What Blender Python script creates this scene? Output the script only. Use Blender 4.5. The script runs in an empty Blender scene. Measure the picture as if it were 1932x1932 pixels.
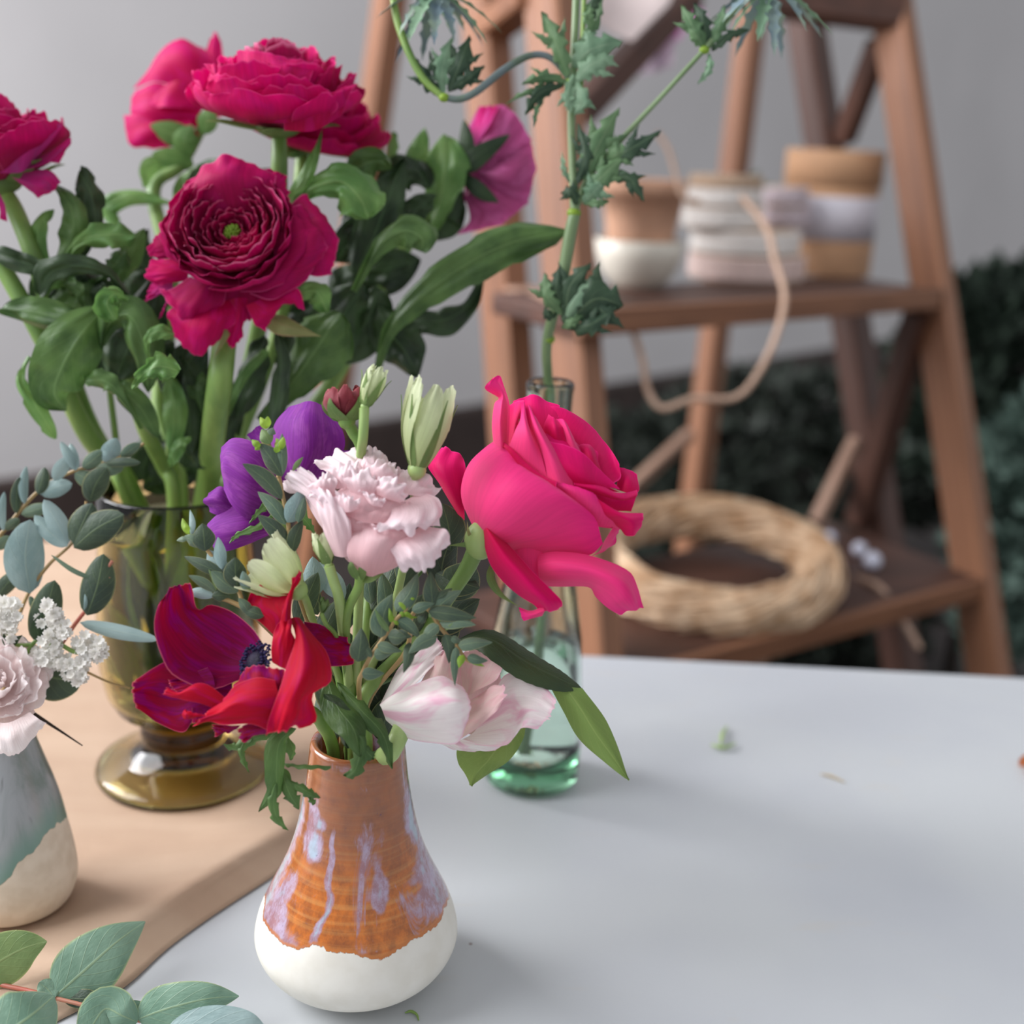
import bpy, math, random
from mathutils import Vector, Matrix, noise as mnoise
S = bpy.context.scene
COL = S.collection
PI = math.pi
# ---------------------------------------------------------------- camera
FP = 2300.0                      # focal length in pixels of the 1932 frame
PITCH = math.radians(17.3); ROLL = math.radians(2.5)
CAM = Vector((0, 0, 1.16))
FW = Vector((0, math.cos(PITCH), -math.sin(PITCH)))
_R0 = Vector((1, 0, 0)); _U0 = Vector((0, math.sin(PITCH), math.cos(PITCH)))
RT = _R0*math.cos(ROLL) + _U0*math.sin(ROLL)
UP = _U0*math.cos(ROLL) - _R0*math.sin(ROLL)
cd = bpy.data.cameras.new('camera'); cam = bpy.data.objects.new('camera', cd); COL.objects.link(cam)
cam.matrix_world = Matrix((( RT.x, UP.x, -FW.x, CAM.x), (RT.y, UP.y, -FW.y, CAM.y), (RT.z, UP.z, -FW.z, CAM.z), (0,0,0,1)))
cd.sensor_width = 36; cd.sensor_fit = 'HORIZONTAL'; cd.lens = FP/1932*36
cd.clip_start = 0.02; cd.clip_end = 50
cd.dof.use_dof = True; cd.dof.focus_distance = 0.575; cd.dof.aperture_fstop = 4.3
S.camera = cam
# ---------------------------------------------------------------- light
w = bpy.data.worlds.new('world'); S.world = w; w.use_nodes = True
bg = w.node_tree.nodes['Background']; bg.inputs[0].default_value = (0.93, 0.95, 1.0, 1); bg.inputs[1].default_value = 0.50
def area(name, loc, target, sx, sy, power, col):
    l = bpy.data.lights.new(name, 'AREA'); l.shape = 'RECTANGLE'; l.size = sx; l.size_y = sy; l.energy = power; l.color = col
    o = bpy.data.objects.new(name, l); COL.objects.link(o); o.location = loc
    o.rotation_euler = (Vector(target)-Vector(loc)).to_track_quat('-Z', 'Y').to_euler()
    return o
area('window_daylight', (-1.9, 0.35, 2.25), (0.0, 0.75, 0.85), 1.5, 1.5, 52, (0.96, 0.97, 1.0))
area('wall_fill_light', (-2.6, 1.7, 2.3), (0.0, 3.9, 1.1), 1.6, 1.6, 130, (0.97, 0.97, 1.0))  # unseen area light added to brighten the back wall
S.view_settings.view_transform = 'Standard'; S.view_settings.look = 'None'
S.view_settings.exposure = 0.35; S.view_settings.gamma = 1.0; S.view_settings.use_curve_mapping = False

# ---------------------------------------------------------------- rays
TZ = 0.75
def P(px, py, d):
    return CAM + FW*d + RT*((px-966)/FP*d) - UP*((py-966)/FP*d)
def Pz(px, py, z):
    r = P(px, py, 1.0) - CAM
    return CAM + r*((z-CAM.z)/r.z)
def depth(v): return (v-CAM).dot(FW)
def zax(py, axis, px=None):
    """height at which the image row py meets the vertical line through axis (Vector)"""
    lo, hi = -0.2, 3.0
    for _ in range(50):
        m = (lo+hi)/2; q = Vector((axis.x, axis.y, m))-CAM
        y = 966 - q.dot(UP)/q.dot(FW)*FP
        if y > py: lo = m
        else: hi = m
    return (lo+hi)/2
def prof(axis, pts):
    out = []
    for y, hw in pts:
        z = zax(y, axis); d = depth(Vector((axis.x, axis.y, z)))
        out.append((z, hw/FP*d))
    return out
# ---------------------------------------------------------------- colour + nodes
def lin(c): return tuple(((x/255)/12.92 if x/255 <= .04045 else ((x/255+.055)/1.055)**2.4) for x in c)
def C4(c): return lin(c)+(1.0,)
class NT:
    def __init__(s, name):
        s.m = bpy.data.materials.new(name); s.m.use_nodes = True; s.t = s.m.node_tree; s.t.nodes.clear()
    def n(s, typ, ins=None, **a):
        x = s.t.nodes.new(typ)
        for k, v in a.items(): setattr(x, k, v)
        for k, v in (ins or {}).items():
            sk = x.inputs[k]
            if isinstance(v, bpy.types.NodeSocket): s.t.links.new(v, sk)
            else: sk.default_value = v
        return x
    def math(s, op, a, b=0.0, c=0.0):
        return s.n('ShaderNodeMath', {0: a, 1: b, 2: c}, operation=op).outputs[0]
    def mix(s, f, a, b, bt='MIX'):
        x = s.n('ShaderNodeMix', {0: f}, data_type='RGBA', blend_type=bt)
        for i, v in ((6, a), (7, b)):
            if isinstance(v, bpy.types.NodeSocket): s.t.links.new(v, x.inputs[i])
            else: x.inputs[i].default_value = v
        return x.outputs[2]
    def ramp(s, f, lo, hi):
        return s.n('ShaderNodeMapRange', {0: f, 1: lo, 2: hi}, clamp=True, interpolation_type='SMOOTHSTEP').outputs[0]
    def noise(s, vec, scale, det=3, rough=.5, dist=0):
        return s.n('ShaderNodeTexNoise', {'Vector': vec, 'Scale': scale, 'Detail': det, 'Roughness': rough, 'Distortion': dist}).outputs[0]
    def scaled(s, vec, sc):
        return s.n('ShaderNodeMapping', {'Vector': vec, 'Scale': sc}).outputs[0]
    def obj(s): return s.n('ShaderNodeTexCoord').outputs['Object']
    def uv(s): return s.n('ShaderNodeTexCoord').outputs['UV']
    def out(s, sh, vol=None):
        o = s.n('ShaderNodeOutputMaterial', {0: sh})
        if vol is not None: s.t.links.new(vol, o.inputs[1])
        return s.m
    def bsdf(s, **k):
        return s.n('ShaderNodeBsdfPrincipled', {a.replace('_', ' '): b for a, b in k.items()}).outputs[0]
    def bump(s, h, st=.3, dist=.001):
        return s.n('ShaderNodeBump', {'Height': h, 'Strength': st, 'Distance': dist}).outputs[0]
def plain(name, c, rough=.6, var=.12, scale=40, bump=.0, spec=.4, c2=None):
    t = NT(name); o = t.obj(); nz = t.noise(o, scale, 4)
    a = C4(c); b = C4(c2) if c2 else tuple(x*(1-var*2) for x in a[:3])+(1,)
    col = t.mix(t.ramp(nz, .3, .75), a, b)
    ins = dict(Base_Color=col, Roughness=rough)
    if bump: ins['Normal'] = t.bump(t.noise(o, scale*4, 5), bump, .002)
    return t.out(t.n('ShaderNodeBsdfPrincipled', {**{k.replace('_', ' '): v for k, v in ins.items()}, 'Specular IOR Level': spec}).outputs[0])
def petal_mat(name, base, tip, edge=None, vein=.25, trans=.3, rough=.5, spot=None, spotamt=.5, sheen=.15, ew=.045, bmp=.35, nscale=4, vp=1.0, back=None, spec=.3):
    t = NT(name); uv = t.uv(); sp = t.n('ShaderNodeSeparateXYZ', {0: uv}); u, v = sp.outputs[0], sp.outputs[1]
    col = t.mix(t.math('POWER', v, vp), C4(base), C4(tip))
    if spot: col = t.mix(t.math('MULTIPLY', t.ramp(t.noise(t.scaled(uv, (nscale, nscale*.5, 1)), 1.0, 3, .6, .6), .42, .62), spotamt), col, C4(spot))
    vn = t.noise(t.scaled(uv, (38, 1.6, 1)), 1.0, 4, .6, .3)
    dark = t.math('MULTIPLY', t.ramp(vn, .35, .7), vein)
    col = t.mix(dark, col, (0.35, 0.25, 0.3, 1), 'MULTIPLY')
    if back:
        bf = t.n('ShaderNodeNewGeometry').outputs['Backfacing']
        col = t.mix(t.math('MULTIPLY', bf, .8), col, C4(back))
    if edge:
        e = t.math('MAXIMUM', t.math('ABSOLUTE', t.math('SUBTRACT', t.math('MULTIPLY', u, 2.0), 1.0)), v)
        col = t.mix(t.math('MULTIPLY', t.ramp(e, 1-ew, 1.0), .8), col, C4(edge))  # petal rim colour; on the ranunculus it paints the pale edge highlight
    nrm = t.bump(vn, bmp, .0006)
    b = t.n('ShaderNodeBsdfPrincipled', {'Base Color': col, 'Roughness': rough, 'Specular IOR Level': spec, 'Sheen Weight': sheen, 'Normal': nrm}).outputs[0]
    tr = t.n('ShaderNodeBsdfTranslucent', {'Color': col}).outputs[0]
    return t.out(t.n('ShaderNodeMixShader', {0: trans, 1: b, 2: tr}).outputs[0])
def leaf_mat(name, c, c2, vein=(150, 180, 110), trans=.25, rough=.45, vs=.5, back=None, nv=9, spec=.4, edge=None, wax=0):
    t = NT(name); uv = t.uv(); sp = t.n('ShaderNodeSeparateXYZ', {0: uv}); u, v = sp.outputs[0], sp.outputs[1]
    o = t.obj()
    col = t.mix(t.ramp(t.noise(o, 55, 3), .35, .7), C4(c), C4(c2))
    au = t.math('ABSOLUTE', t.math('SUBTRACT', u, .5))
    mid = t.math('SUBTRACT', 1.0, t.ramp(au, .008, .03))
    ph = t.math('SUBTRACT', t.math('MULTIPLY', v, float(nv)), t.math('MULTIPLY', au, float(nv)*.8))
    fr = t.math('ABSOLUTE', t.math('SUBTRACT', t.math('FRACT', ph), .5))
    sv = t.math('MULTIPLY', t.math('SUBTRACT', 1.0, t.ramp(fr, .0, .07)), .45)
    vv = t.math('MAXIMUM', mid, sv)
    if back:
        bf = t.n('ShaderNodeNewGeometry').outputs['Backfacing']
        col = t.mix(bf, col, C4(back))
    col = t.mix(t.math('MULTIPLY', vv, vs), col, C4(vein))
    if edge:
        e = t.math('MULTIPLY', au, 2.0)
        col = t.mix(t.math('MULTIPLY', t.ramp(e, .9, 1.0), .8), col, C4(edge))
    nrm = t.bump(t.math('ADD', vv, t.noise(t.scaled(uv, (14, 14, 1)), 1.0, 3)), .35, .0008)
    b = t.n('ShaderNodeBsdfPrincipled', {'Base Color': col, 'Roughness': rough, 'Specular IOR Level': spec, 'Normal': nrm, 'Sheen Weight': wax}).outputs[0]
    tr = t.n('ShaderNodeBsdfTranslucent', {'Color': col}).outputs[0]
    return t.out(t.n('ShaderNodeMixShader', {0: trans, 1: b, 2: tr}).outputs[0])
def stem_mat(name, c, c2, rough=.45):
    t = NT(name); o = t.obj()
    nz = t.noise(t.scaled(o, (60, 60, 14)), 1.0, 4)
    col = t.mix(t.ramp(nz, .3, .7), C4(c), C4(c2))
    return t.out(t.n('ShaderNodeBsdfPrincipled', {'Base Color': col, 'Roughness': rough, 'Subsurface Weight': .15, 'Subsurface Radius': (.002, .003, .001), 'Normal': t.bump(nz, .2, .001)}).outputs[0])
def wood_mat(name, c, c2, rough=.55):
    t = NT(name); uv = t.uv()
    nz = t.noise(t.scaled(uv, (22, 1.5, 1)), 1.0, 5, .6, .4); n2 = t.noise(t.scaled(uv, (4, 3, 1)), 1.0, 3)
    col = t.mix(t.ramp(nz, .3, .7), C4(c), C4(c2)); col = t.mix(t.math('MULTIPLY', t.ramp(n2, .5, .75), .5), col, C4(tuple(x*.55 for x in c2)))
    return t.out(t.n('ShaderNodeBsdfPrincipled', {'Base Color': col, 'Roughness': rough, 'Normal': t.bump(nz, .3, .002)}).outputs[0])
# ---------------------------------------------------------------- mesh builder
class MB:
    def __init__(s): s.v = []; s.f = []; s.uv = []; s.mi = []
    def grid(s, rows, close=False, m=0, uvs=None):
        """rows: list of rows of Vectors; uv u across a row, v along rows"""
        b = len(s.v); R = len(rows); K = len(rows[0])
        for r in rows: s.v.extend([tuple(p) for p in r])
        n = K if close else K-1
        for i in range(R-1):
            for j in range(n):
                j2 = (j+1) % K
                s.f.append((b+i*K+j, b+i*K+j2, b+(i+1)*K+j2, b+(i+1)*K+j)); s.mi.append(m)
                u0, u1 = j/n, (j+1)/n; v0, v1 = i/(R-1), (i+1)/(R-1)
                if uvs: u0, u1, v0, v1 = uvs[0]+u0*(uvs[2]-uvs[0]), uvs[0]+u1*(uvs[2]-uvs[0]), uvs[1]+v0*(uvs[3]-uvs[1]), uvs[1]+v1*(uvs[3]-uvs[1])
                s.uv.append(((u0, v0), (u1, v0), (u1, v1), (u0, v1)))
        return b
    def cap(s, ring, m=0, flip=False):
        b = len(s.v); s.v.extend([tuple(p) for p in ring]); n = len(ring)
        idx = [b+i for i in range(n)]
        if flip: idx.reverse()
        s.f.append(tuple(idx)); s.mi.append(m); s.uv.append(tuple((.5+.4*math.cos(2*PI*i/n), .5+.4*math.sin(2*PI*i/n)) for i in range(n)))
    def tube(s, pts, rad, seg=10, m=0, sub=6, caps=True, smooth=True):
        if smooth and len(pts) > 2: pts, rad = spline(pts, rad, sub)
        elif not isinstance(rad, (list, tuple)): rad = [rad]*len(pts)
        elif len(rad) != len(pts): rad = [rad[0]+(rad[-1]-rad[0])*i/(len(pts)-1) for i in range(len(pts))]
        rows = []; ref = None
        for i, p in enumerate(pts):
            t = (pts[min(i+1, len(pts)-1)]-pts[max(i-1, 0)])
            if t.length < 1e-9: t = Vector((0, 0, 1))
            t.normalize()
            if ref is None:
                ref = Vector((0, 0, 1)).cross(t)
                if ref.length < .2: ref = Vector((1, 0, 0)).cross(t)
            ref = (ref - t*ref.dot(t)).normalized(); b2 = t.cross(ref)
            rows.append([p+(ref*math.cos(2*PI*k/seg)+b2*math.sin(2*PI*k/seg))*rad[i] for k in range(seg)])
        s.grid(rows, True, m)
        if caps: s.cap(rows[0], m, True); s.cap(rows[-1], m)
        return s
    def lathe(s, c, zr, seg=64, m=0, axis=None):
        rows = [[Vector((c.x+r*math.cos(2*PI*k/seg), c.y+r*math.sin(2*PI*k/seg), z)) for k in range(seg)] for z, r in zr]
        s.grid(rows, True, m); return s
    def box(s, A, B, w, t, up=None, m=0):
        """beam from A to B, width w along side, thickness t"""
        d = (B-A); L = d.length; d.normalize(); up = up or Vector((0, 1, 0))
        side = d.cross(up).normalized(); n = side.cross(d).normalized()
        be = min(w, t)*.12
        prof = [(-w/2+be, -t/2), (w/2-be, -t/2), (w/2, -t/2+be), (w/2, t/2-be), (w/2-be, t/2), (-w/2+be, t/2), (-w/2, t/2-be), (-w/2, -t/2+be)]
        N = 6
        rows = [[A+d*(L*i/N)+side*x+n*y for x, y in prof] for i in range(N+1)]
        s.grid(rows, True, m); s.cap(rows[0], m, True); s.cap(rows[-1], m); return s
    def ball(s, c, r, seg=12, rings=8, sc=(1, 1, 1), ax=None, m=0):
        X, Y, Z = ax or (Vector((1, 0, 0)), Vector((0, 1, 0)), Vector((0, 0, 1)))
        rows = []
        for i in range(rings+1):
            a = -PI/2+PI*i/rings
            rows.append([c+(X*math.cos(2*PI*k/seg)*math.cos(a)*sc[0]+Y*math.sin(2*PI*k/seg)*math.cos(a)*sc[1]+Z*math.sin(a)*sc[2])*r for k in range(seg)])
        s.grid(rows, True, m); return s
    def build(s, name, mats, parent=None, smooth=True, loc=None):
        me = bpy.data.meshes.new(name)
        off = Vector(loc) if loc is not None else Vector((0, 0, 0))
        if parent is not None: off = parent['_o'] if False else Vector(parent.location)
        me.from_pydata([(x-off.x, y-off.y, z-off.z) for x, y, z in s.v], [], s.f)
        uvl = me.uv_layers.new(name='UVMap'); k = 0; data = []
        for q in s.uv:
            for a in q: data.extend(a)
        uvl.data.foreach_set('uv', data)
        if not isinstance(mats, (list, tuple)): mats = [mats]
        for m in mats: me.materials.append(m)
        me.polygons.foreach_set('material_index', s.mi)
        me.polygons.foreach_set('use_smooth', [smooth]*len(s.f))
        me.update()
        o = bpy.data.objects.new(name, me); COL.objects.link(o)
        if parent is not None: o.parent = parent
        else: o.location = off
        return o
def cr(a, b, c, d, t):
    return 0.5*((2*b)+(c-a)*t+(2*a-5*b+4*c-d)*t*t+(3*b-a-3*c+d)*t*t*t)
def crv(pts, t):
    """catmull-rom through list at parameter t in [0,1] (Vector or float), end points extrapolated"""
    n = len(pts)-1
    if n == 0: return pts[0]
    x = min(max(t, 0), 1)*n; i = min(int(x), n-1); f = x-i
    b, c = pts[i], pts[i+1]
    a = pts[i-1] if i > 0 else b*2-c
    d = pts[i+2] if i+2 <= n else c*2-b
    return cr(a, b, c, d, f)
def spline(pts, rad, sub=6):
    n = (len(pts)-1)*sub
    if not isinstance(rad, (list, tuple)): rad = [rad, rad]
    P2 = [crv(pts, i/n) for i in range(n+1)]
    r2 = [max(1e-5, rad[0]+(rad[1]-rad[0])*i/n) if len(rad) == 2 else max(1e-5, crv(list(rad), i/n)) for i in range(n+1)]
    return P2, r2
def fn(x, y, z=0): return mnoise.noise(Vector((x, y, z)))
def thing(name, label, cat, loc, group=None):
    o = bpy.data.objects.new(name, None); COL.objects.link(o); o.location = loc; o.empty_display_size = .02
    o['label'] = label; o['category'] = cat
    if group: o['group'] = group
    return o
def tag(o, label, cat, group=None, kind=None):
    if label: o['label'] = label
    if cat: o['category'] = cat
    if group: o['group'] = group
    if kind: o['kind'] = kind
    return o
def struct(o, label=None):
    o['kind'] = 'structure'
    if label: o['label'] = label
    return o

# ================================================================ ROOM
t = NT('wall_paint'); o_ = t.obj()
nz = t.noise(o_, 1.2, 4); wc = t.mix(t.ramp(nz, .3, .7), C4((212, 209, 209)), C4((203, 200, 200)))
M_wall = t.out(t.bsdf(Base_Color=wc, Roughness=.85, Normal=t.bump(t.noise(o_, 60, 4), .1, .002)))
M_base = plain('dark_baseboard_paint', (66, 54, 50), .6, .15, 8)
M_floor = plain('dark_floor', (46, 38, 35), .7, .2, 6)  # dark tone also stands for the shadow region behind the ladder
A = Pz(0, 903, .2); B = Pz(1290, 700, .2)
dr = (B-A).normalized(); nrm = Vector((dr.y, -dr.x, 0))
A0 = Vector((A.x, A.y, 0))-dr*2.5; B0 = Vector((B.x, B.y, 0))+dr*5.0
mb = MB()
th = -nrm*.1
ring = lambda z: [A0+Vector((0, 0, z)), B0+Vector((0, 0, z)), B0+th+Vector((0, 0, z)), A0+th+Vector((0, 0, z))]
mb.grid([ring(0), ring(2.8)], True); mb.cap(ring(2.8)); mb.cap(ring(0), flip=True)
struct(mb.build('wall_back', M_wall, smooth=False), 'plain pale grey painted wall')
mb = MB()
bs = lambda z, k: [A0+nrm*k+Vector((0, 0, z)), B0+nrm*k+Vector((0, 0, z))]
mb.grid([bs(0, .022), bs(.185, .022), bs(.2, .012), bs(.2, .0)])
struct(mb.build('baseboard_back', M_base, smooth=False), 'dark brown baseboard')
mb = MB()
mb.grid([[Vector((-4, -2, 0)), Vector((9, -2, 0))], [Vector((-4, 9, 0)), Vector((9, 9, 0))]])
mb.grid([[Vector((-4, -2, -.1)), Vector((9, -2, -.1))], [Vector((-4, 9, -.1)), Vector((9, 9, -.1))]])
struct(mb.build('floor', M_floor, smooth=False), 'dark floor')

# ================================================================ TABLE
t = NT('white_table_top'); o_ = t.obj()
n1 = t.noise(o_, 5, 3); n2 = t.noise(t.scaled(o_, (9, 26, 1)), 1.0, 4, .6, .5)
c = t.mix(t.ramp(n1, .35, .7), C4((190, 193, 195)), C4((182, 185, 190)))
c = t.mix(t.math('MULTIPLY', t.ramp(n2, .6, .78), .35), c, C4((196, 186, 170)))
vo = t.n('ShaderNodeTexVoronoi', {'Vector': o_, 'Scale': 26.0, 'Randomness': 1.0}); dd = vo.outputs[0]
c = t.mix(t.math('MULTIPLY', t.math('SUBTRACT', 1.0, t.ramp(dd, .02, .035)), t.ramp(t.noise(o_, 11, 2), .55, .6)), c, C4((140, 130, 128)))
M_table = t.out(t.bsdf(Base_Color=c, Roughness=.42, Normal=t.bump(t.noise(o_, 220, 3), .06, .0006)))
M_tleg = plain('table_leg_paint', (120, 120, 122), .5)
E1 = Pz(1090, 1234, TZ); E2 = Pz(1932, 1277, TZ)
ed = (E2-E1).normalized(); en = Vector((-ed.y, ed.x, 0))
Lc = E1-ed*.95; Rc = E1+ed*1.15
tb = thing('work_table', 'large white-topped work table that carries all the vases', 'table', (Lc.x, Lc.y, 0))
def slab(mb, a, b, depthv, z0, z1, be=.003):
    cs = [a, b, b+depthv, a+depthv]; cen = sum(cs, Vector())/4
    def rg(z, k): return [Vector((p.x+(cen.x-p.x)*k, p.y+(cen.y-p.y)*k, z)) for p in cs]
    k = be/.6
    rows = [rg(z0, k), rg(z0+be, 0), rg(z1-be, 0), rg(z1-be*.3, k*.3), rg(z1, k)]
    mb.grid(rows, True); mb.cap(rows[-1]); mb.cap(rows[0], flip=True)
mb = MB(); slab(mb, Lc, Rc, -en*1.25, TZ-.028, TZ); top = mb.build('table_top', M_table, tb, smooth=False)
for fx, fy in ((.06, .06), (.94, .06), (.06, .94), (.94, .94)):
    q = Lc+(Rc-Lc)*fx-en*1.25*fy
    MB().box(Vector((q.x, q.y, 0)), Vector((q.x, q.y, TZ-.028)), .05, .05).build('leg', M_tleg, tb, smooth=False)

# kraft paper: flat sheet, back edge curled up, right edge folded down off a low ridge
t = NT('kraft_paper'); o_ = t.obj()
kc = t.mix(t.ramp(t.noise(t.scaled(o_, (6, 30, 6)), 1.0, 4), .3, .7), C4((198, 170, 146)), C4((188, 158, 134)))
M_kraft = t.out(t.n('ShaderNodeMixShader', {0: .12, 1: t.bsdf(Base_Color=kc, Roughness=.7, Normal=t.bump(t.noise(o_, 45, 4), .25, .003)), 2: t.n('ShaderNodeBsdfTranslucent', {'Color': kc}).outputs[0]}).outputs[0])
rg_px = [(-160, 1960), (60, 1862), (160, 1812), (262, 1742), (345, 1688), (450, 1622), (560, 1556), (600, 1500), (630, 1440), (650, 1370), (662, 1290), (672, 1225), (678, 1190)]
rh = [.003, .006, .009, .012, .013, .012, .011, .010, .009, .008, .006, .004, .004]
rows = []
ridge = [Pz(x, y, TZ+h) for (x, y), h in zip(rg_px, rh)]
foot_px = [(-60, 2010), (150, 1905), (235, 1862), (318, 1788), (410, 1722), (520, 1650), (600, 1590), (640, 1532), (662, 1462), (676, 1384), (688, 1298), (694, 1228), (697, 1195)]
foot = [Pz(x, y, TZ+.0012) for x, y in foot_px]
NV = 48; NU = 40
for i in range(NV+1):
    s_ = i/NV; r = crv(ridge, s_); f_ = crv(foot, s_); row = []
    lx = Vector((-.95, r.y+.03*(1-s_), TZ))
    for j in range(NU+1):
        u = j/NU
        q = lx.lerp(Vector((r.x, r.y, TZ)), u**.6 if u > 0 else 0)
        hh = (r.z-TZ)*max(0, (u-.86)/.14)**1.4 + .0015 + .002*fn(q.x*9, q.y*9)*min(1, (1-u)*6) * (1 if u < .86 else 0)
        back = max(0, s_-.87)/.13
        row.append(Vector((q.x, q.y, TZ+max(.001, hh)+.0*back)))
    for j in range(1, 7):
        k = j/6; q = r.lerp(f_, k)
        row.append(Vector((q.x, q.y, f_.z+(r.z-f_.z)*(1-k)**1.1)))
    rows.append(row)
# back curl beyond the table edge
last = rows[-1]
bk = [(0.02, .002), (.045, .006), (.07, .012), (.09, .018), (.105, .025), (.112, .03)]
for dy, dz in bk:
    rows.append([p+en*dy*(1 if k < NU*.55 else max(.25, 1-(k-NU*.55)/NU*1.7))+Vector((0, 0, dz*max(0, 1-max(0, k-NU*.55)/(NU*.4)))) for k, p in enumerate(last)])
mb = MB(); mb.grid(rows)
kp = mb.build('kraft_paper_sheet', M_kraft)
md = kp.modifiers.new('s', 'SOLIDIFY'); md.thickness = .0004
tag(kp, 'sheet of brown kraft paper spread under the amber vase, right edge folded', 'paper')
# ================================================================ LADDER
M_wood = wood_mat('ladder_wood', (156, 108, 78), (118, 77, 54), .5)
M_wooddk = wood_mat('ladder_wood_shaded', (92, 60, 48), (66, 43, 35), .5)  # darker copy of the ladder wood, shade put into its colour
M_woodpale = wood_mat('ladder_wood_pale', (170, 138, 118), (140, 108, 90), .6)  # paler wood tone for a rung and some braces
ZU, ZL = .97, .58
def beam(name, parent, a, b, w, t, m, up=None):
    mb = MB(); mb.box(a, b, w, t, up); return mb.build(name, m, parent, smooth=False)
uFL, uFR = Pz(1085, 588, ZU), Pz(1762, 545, ZU)
lFL, lFR = Pz(1105, 1284, ZL), Pz(1852, 1086, ZL)
fx = (lFR-lFL).normalized(); dp = Vector((-fx.y, fx.x, 0))
lad = thing('step_ladder', 'old brown wooden step ladder used as a plant stand behind the table', 'ladder', (lFL.x, lFL.y, 0))
def ext(a, b, z):  # point on line a-b at height z
    k = (z-a.z)/(b.z-a.z); return a+(b-a)*k
sideup = fx
# front stiles
beam('stile', lad, P(1030, -120, 1.50), ext(P(1030, -120, 1.50), P(1126, 1290, 1.40), 0), .038, .065, M_wood, dp)
beam('stile', lad, P(1672, -60, 1.80), ext(P(1672, -60, 1.80), P(1868, 1290, 1.76), 0), .032, .058, M_wood, dp)
# rear uprights of the front frame
beam('stile', lad, P(905, -120, 1.66), ext(P(905, -120, 1.66), P(992, 1150, 1.62), 0), .046, .06, M_wood, dp)
beam('stile', lad, P(1505, -60, 1.97), ext(P(1505, -60, 1.97), P(1655, 940, 1.98), 0), .05, .05, M_wooddk, dp)
# rear spreading legs
beam('rear_leg', lad, P(748, -80, 2.0), ext(P(748, -80, 2.0), P(690, 330, 2.1), 0), .045, .05, M_wood, dp)
beam('rear_leg', lad, P(1432, -80, 2.1), ext(P(1432, -80, 2.1), P(1316, 900, 2.2), 0), .042, .042, M_wood, dp)
# top plank and rungs
beam('top_rail', lad, P(1440, -20, 1.78), P(1690, 12, 1.80), .08, .07, M_wooddk, Vector((0, 0, 1)))
beam('rung', lad, P(1010, -10, 1.5), P(920, 60, 1.66), .05, .03, M_wood, Vector((0, 0, 1)))
beam('rung', lad, P(1070, 590, 1.45), P(965, 560, 1.66), .05, .035, M_woodpale, Vector((0, 0, 1)))
beam('brace', lad, P(1300, -10, 1.6), P(1090, 215, 1.55), .03, .045, M_wooddk, dp)
beam('brace', lad, P(1660, 80, 1.82), P(1592, 262, 1.95), .035, .03, M_wooddk, dp)
beam('brace', lad, P(1735, 590, 1.78), P(1620, 985, 1.97), .04, .035, M_wooddk, dp)
beam('brace', lad, P(1615, 830, 1.95), P(1540, 985, 1.9), .02, .02, M_woodpale, dp)
beam('brace', lad, P(1300, 820, 2.1), P(1150, 960, 1.9), .02, .02, M_woodpale, dp)
beam('brace', lad, P(1430, 1190, 1.6), P(1395, 1300, 1.62), .05, .03, M_woodpale, dp)
beam('brace', lad, P(1150, 1208, 1.62), P(1350, 1200, 1.7), .05, .03, M_woodpale, Vector((0, 0, 1)))
# shelves
def shelf(fl, fr, z, dd, th, m):
    mb = MB(); slab(mb, Vector((fl.x, fl.y, 0)), Vector((fr.x, fr.y, 0)), dp*dd, z-th, z, .004); return mb.build('shelf', m, lad, smooth=False)
shelf(uFL, uFR, ZU, .17, .026, M_wooddk)
beam('shelf_lip', lad, uFL-dp*.008-Vector((0, 0, .012)), uFR-dp*.008-Vector((0, 0, .012)), .012, .03, M_wood, Vector((0, 0, 1)))
shelf(lFL, lFR, ZL, .285, .026, M_wooddk)
beam('shelf_lip', lad, lFL-dp*.008-Vector((0, 0, .014)), lFR-dp*.008-Vector((0, 0, .014)), .012, .03, M_wood, Vector((0, 0, 1)))

# ---- things on the upper shelf
def onshelf(px, py, z): return Pz(px, py, z)
def lathe_thing(name, label, cat, base, pf, m, seg=64, group=None, inner=None):
    pass
M_terra = plain('peach_clay', (205, 160, 132), .8, .1, 25, .1)
M_cream = plain('cream_glaze', (222, 216, 202), .35, .04, 12)
M_card = plain('kraft_card', (196, 152, 116), .7, .08, 14)
M_lab = plain('white_label_paper', (216, 212, 220), .6, .04, 30)
M_ink = plain('blurred_label_print', (120, 118, 140), .6)
ax = Pz(1212, 544, ZU)+dp*.012
d0 = depth(ax)
bw = 84/FP*d0
zb = ZU
mb = MB(); H = .062
mb.lathe(ax, [(zb, .001), (zb, bw*.5), (zb+.006, bw*.62), (zb+.02, bw*.82), (zb+.04, bw*.95), (zb+H, bw), (zb+H+.001, bw-.003), (zb+.04, bw*.9), (zb+.02, bw*.74), (zb+.012, bw*.5), (zb+.012, .001)])
bowl = mb.build('bowl', M_cream, loc=ax); bowl.location = ax
tag(bowl, 'shallow cream bowl under the peach pot on the upper ladder shelf', 'bowl')
mb = MB(); zb2 = zb+.013; r1, r2 = 60/FP*d0, 78/FP*d0; H2 = .125
mb.lathe(ax, [(zb2, .001), (zb2, r1*.72), (zb+H, r1*1.05), (zb+H+.02, r1*1.1), (zb2+H2-.02, r2*.98), (zb2+H2-.02, r2*1.02), (zb2+H2, r2*1.03), (zb2+H2, r2*.93), (zb2+.02, r1*.8), (zb2+.02, .001)])
pot = mb.build('clay_pot', M_terra, loc=ax)
tag(pot, 'small peach clay pot standing in the cream bowl', 'pot')
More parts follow.
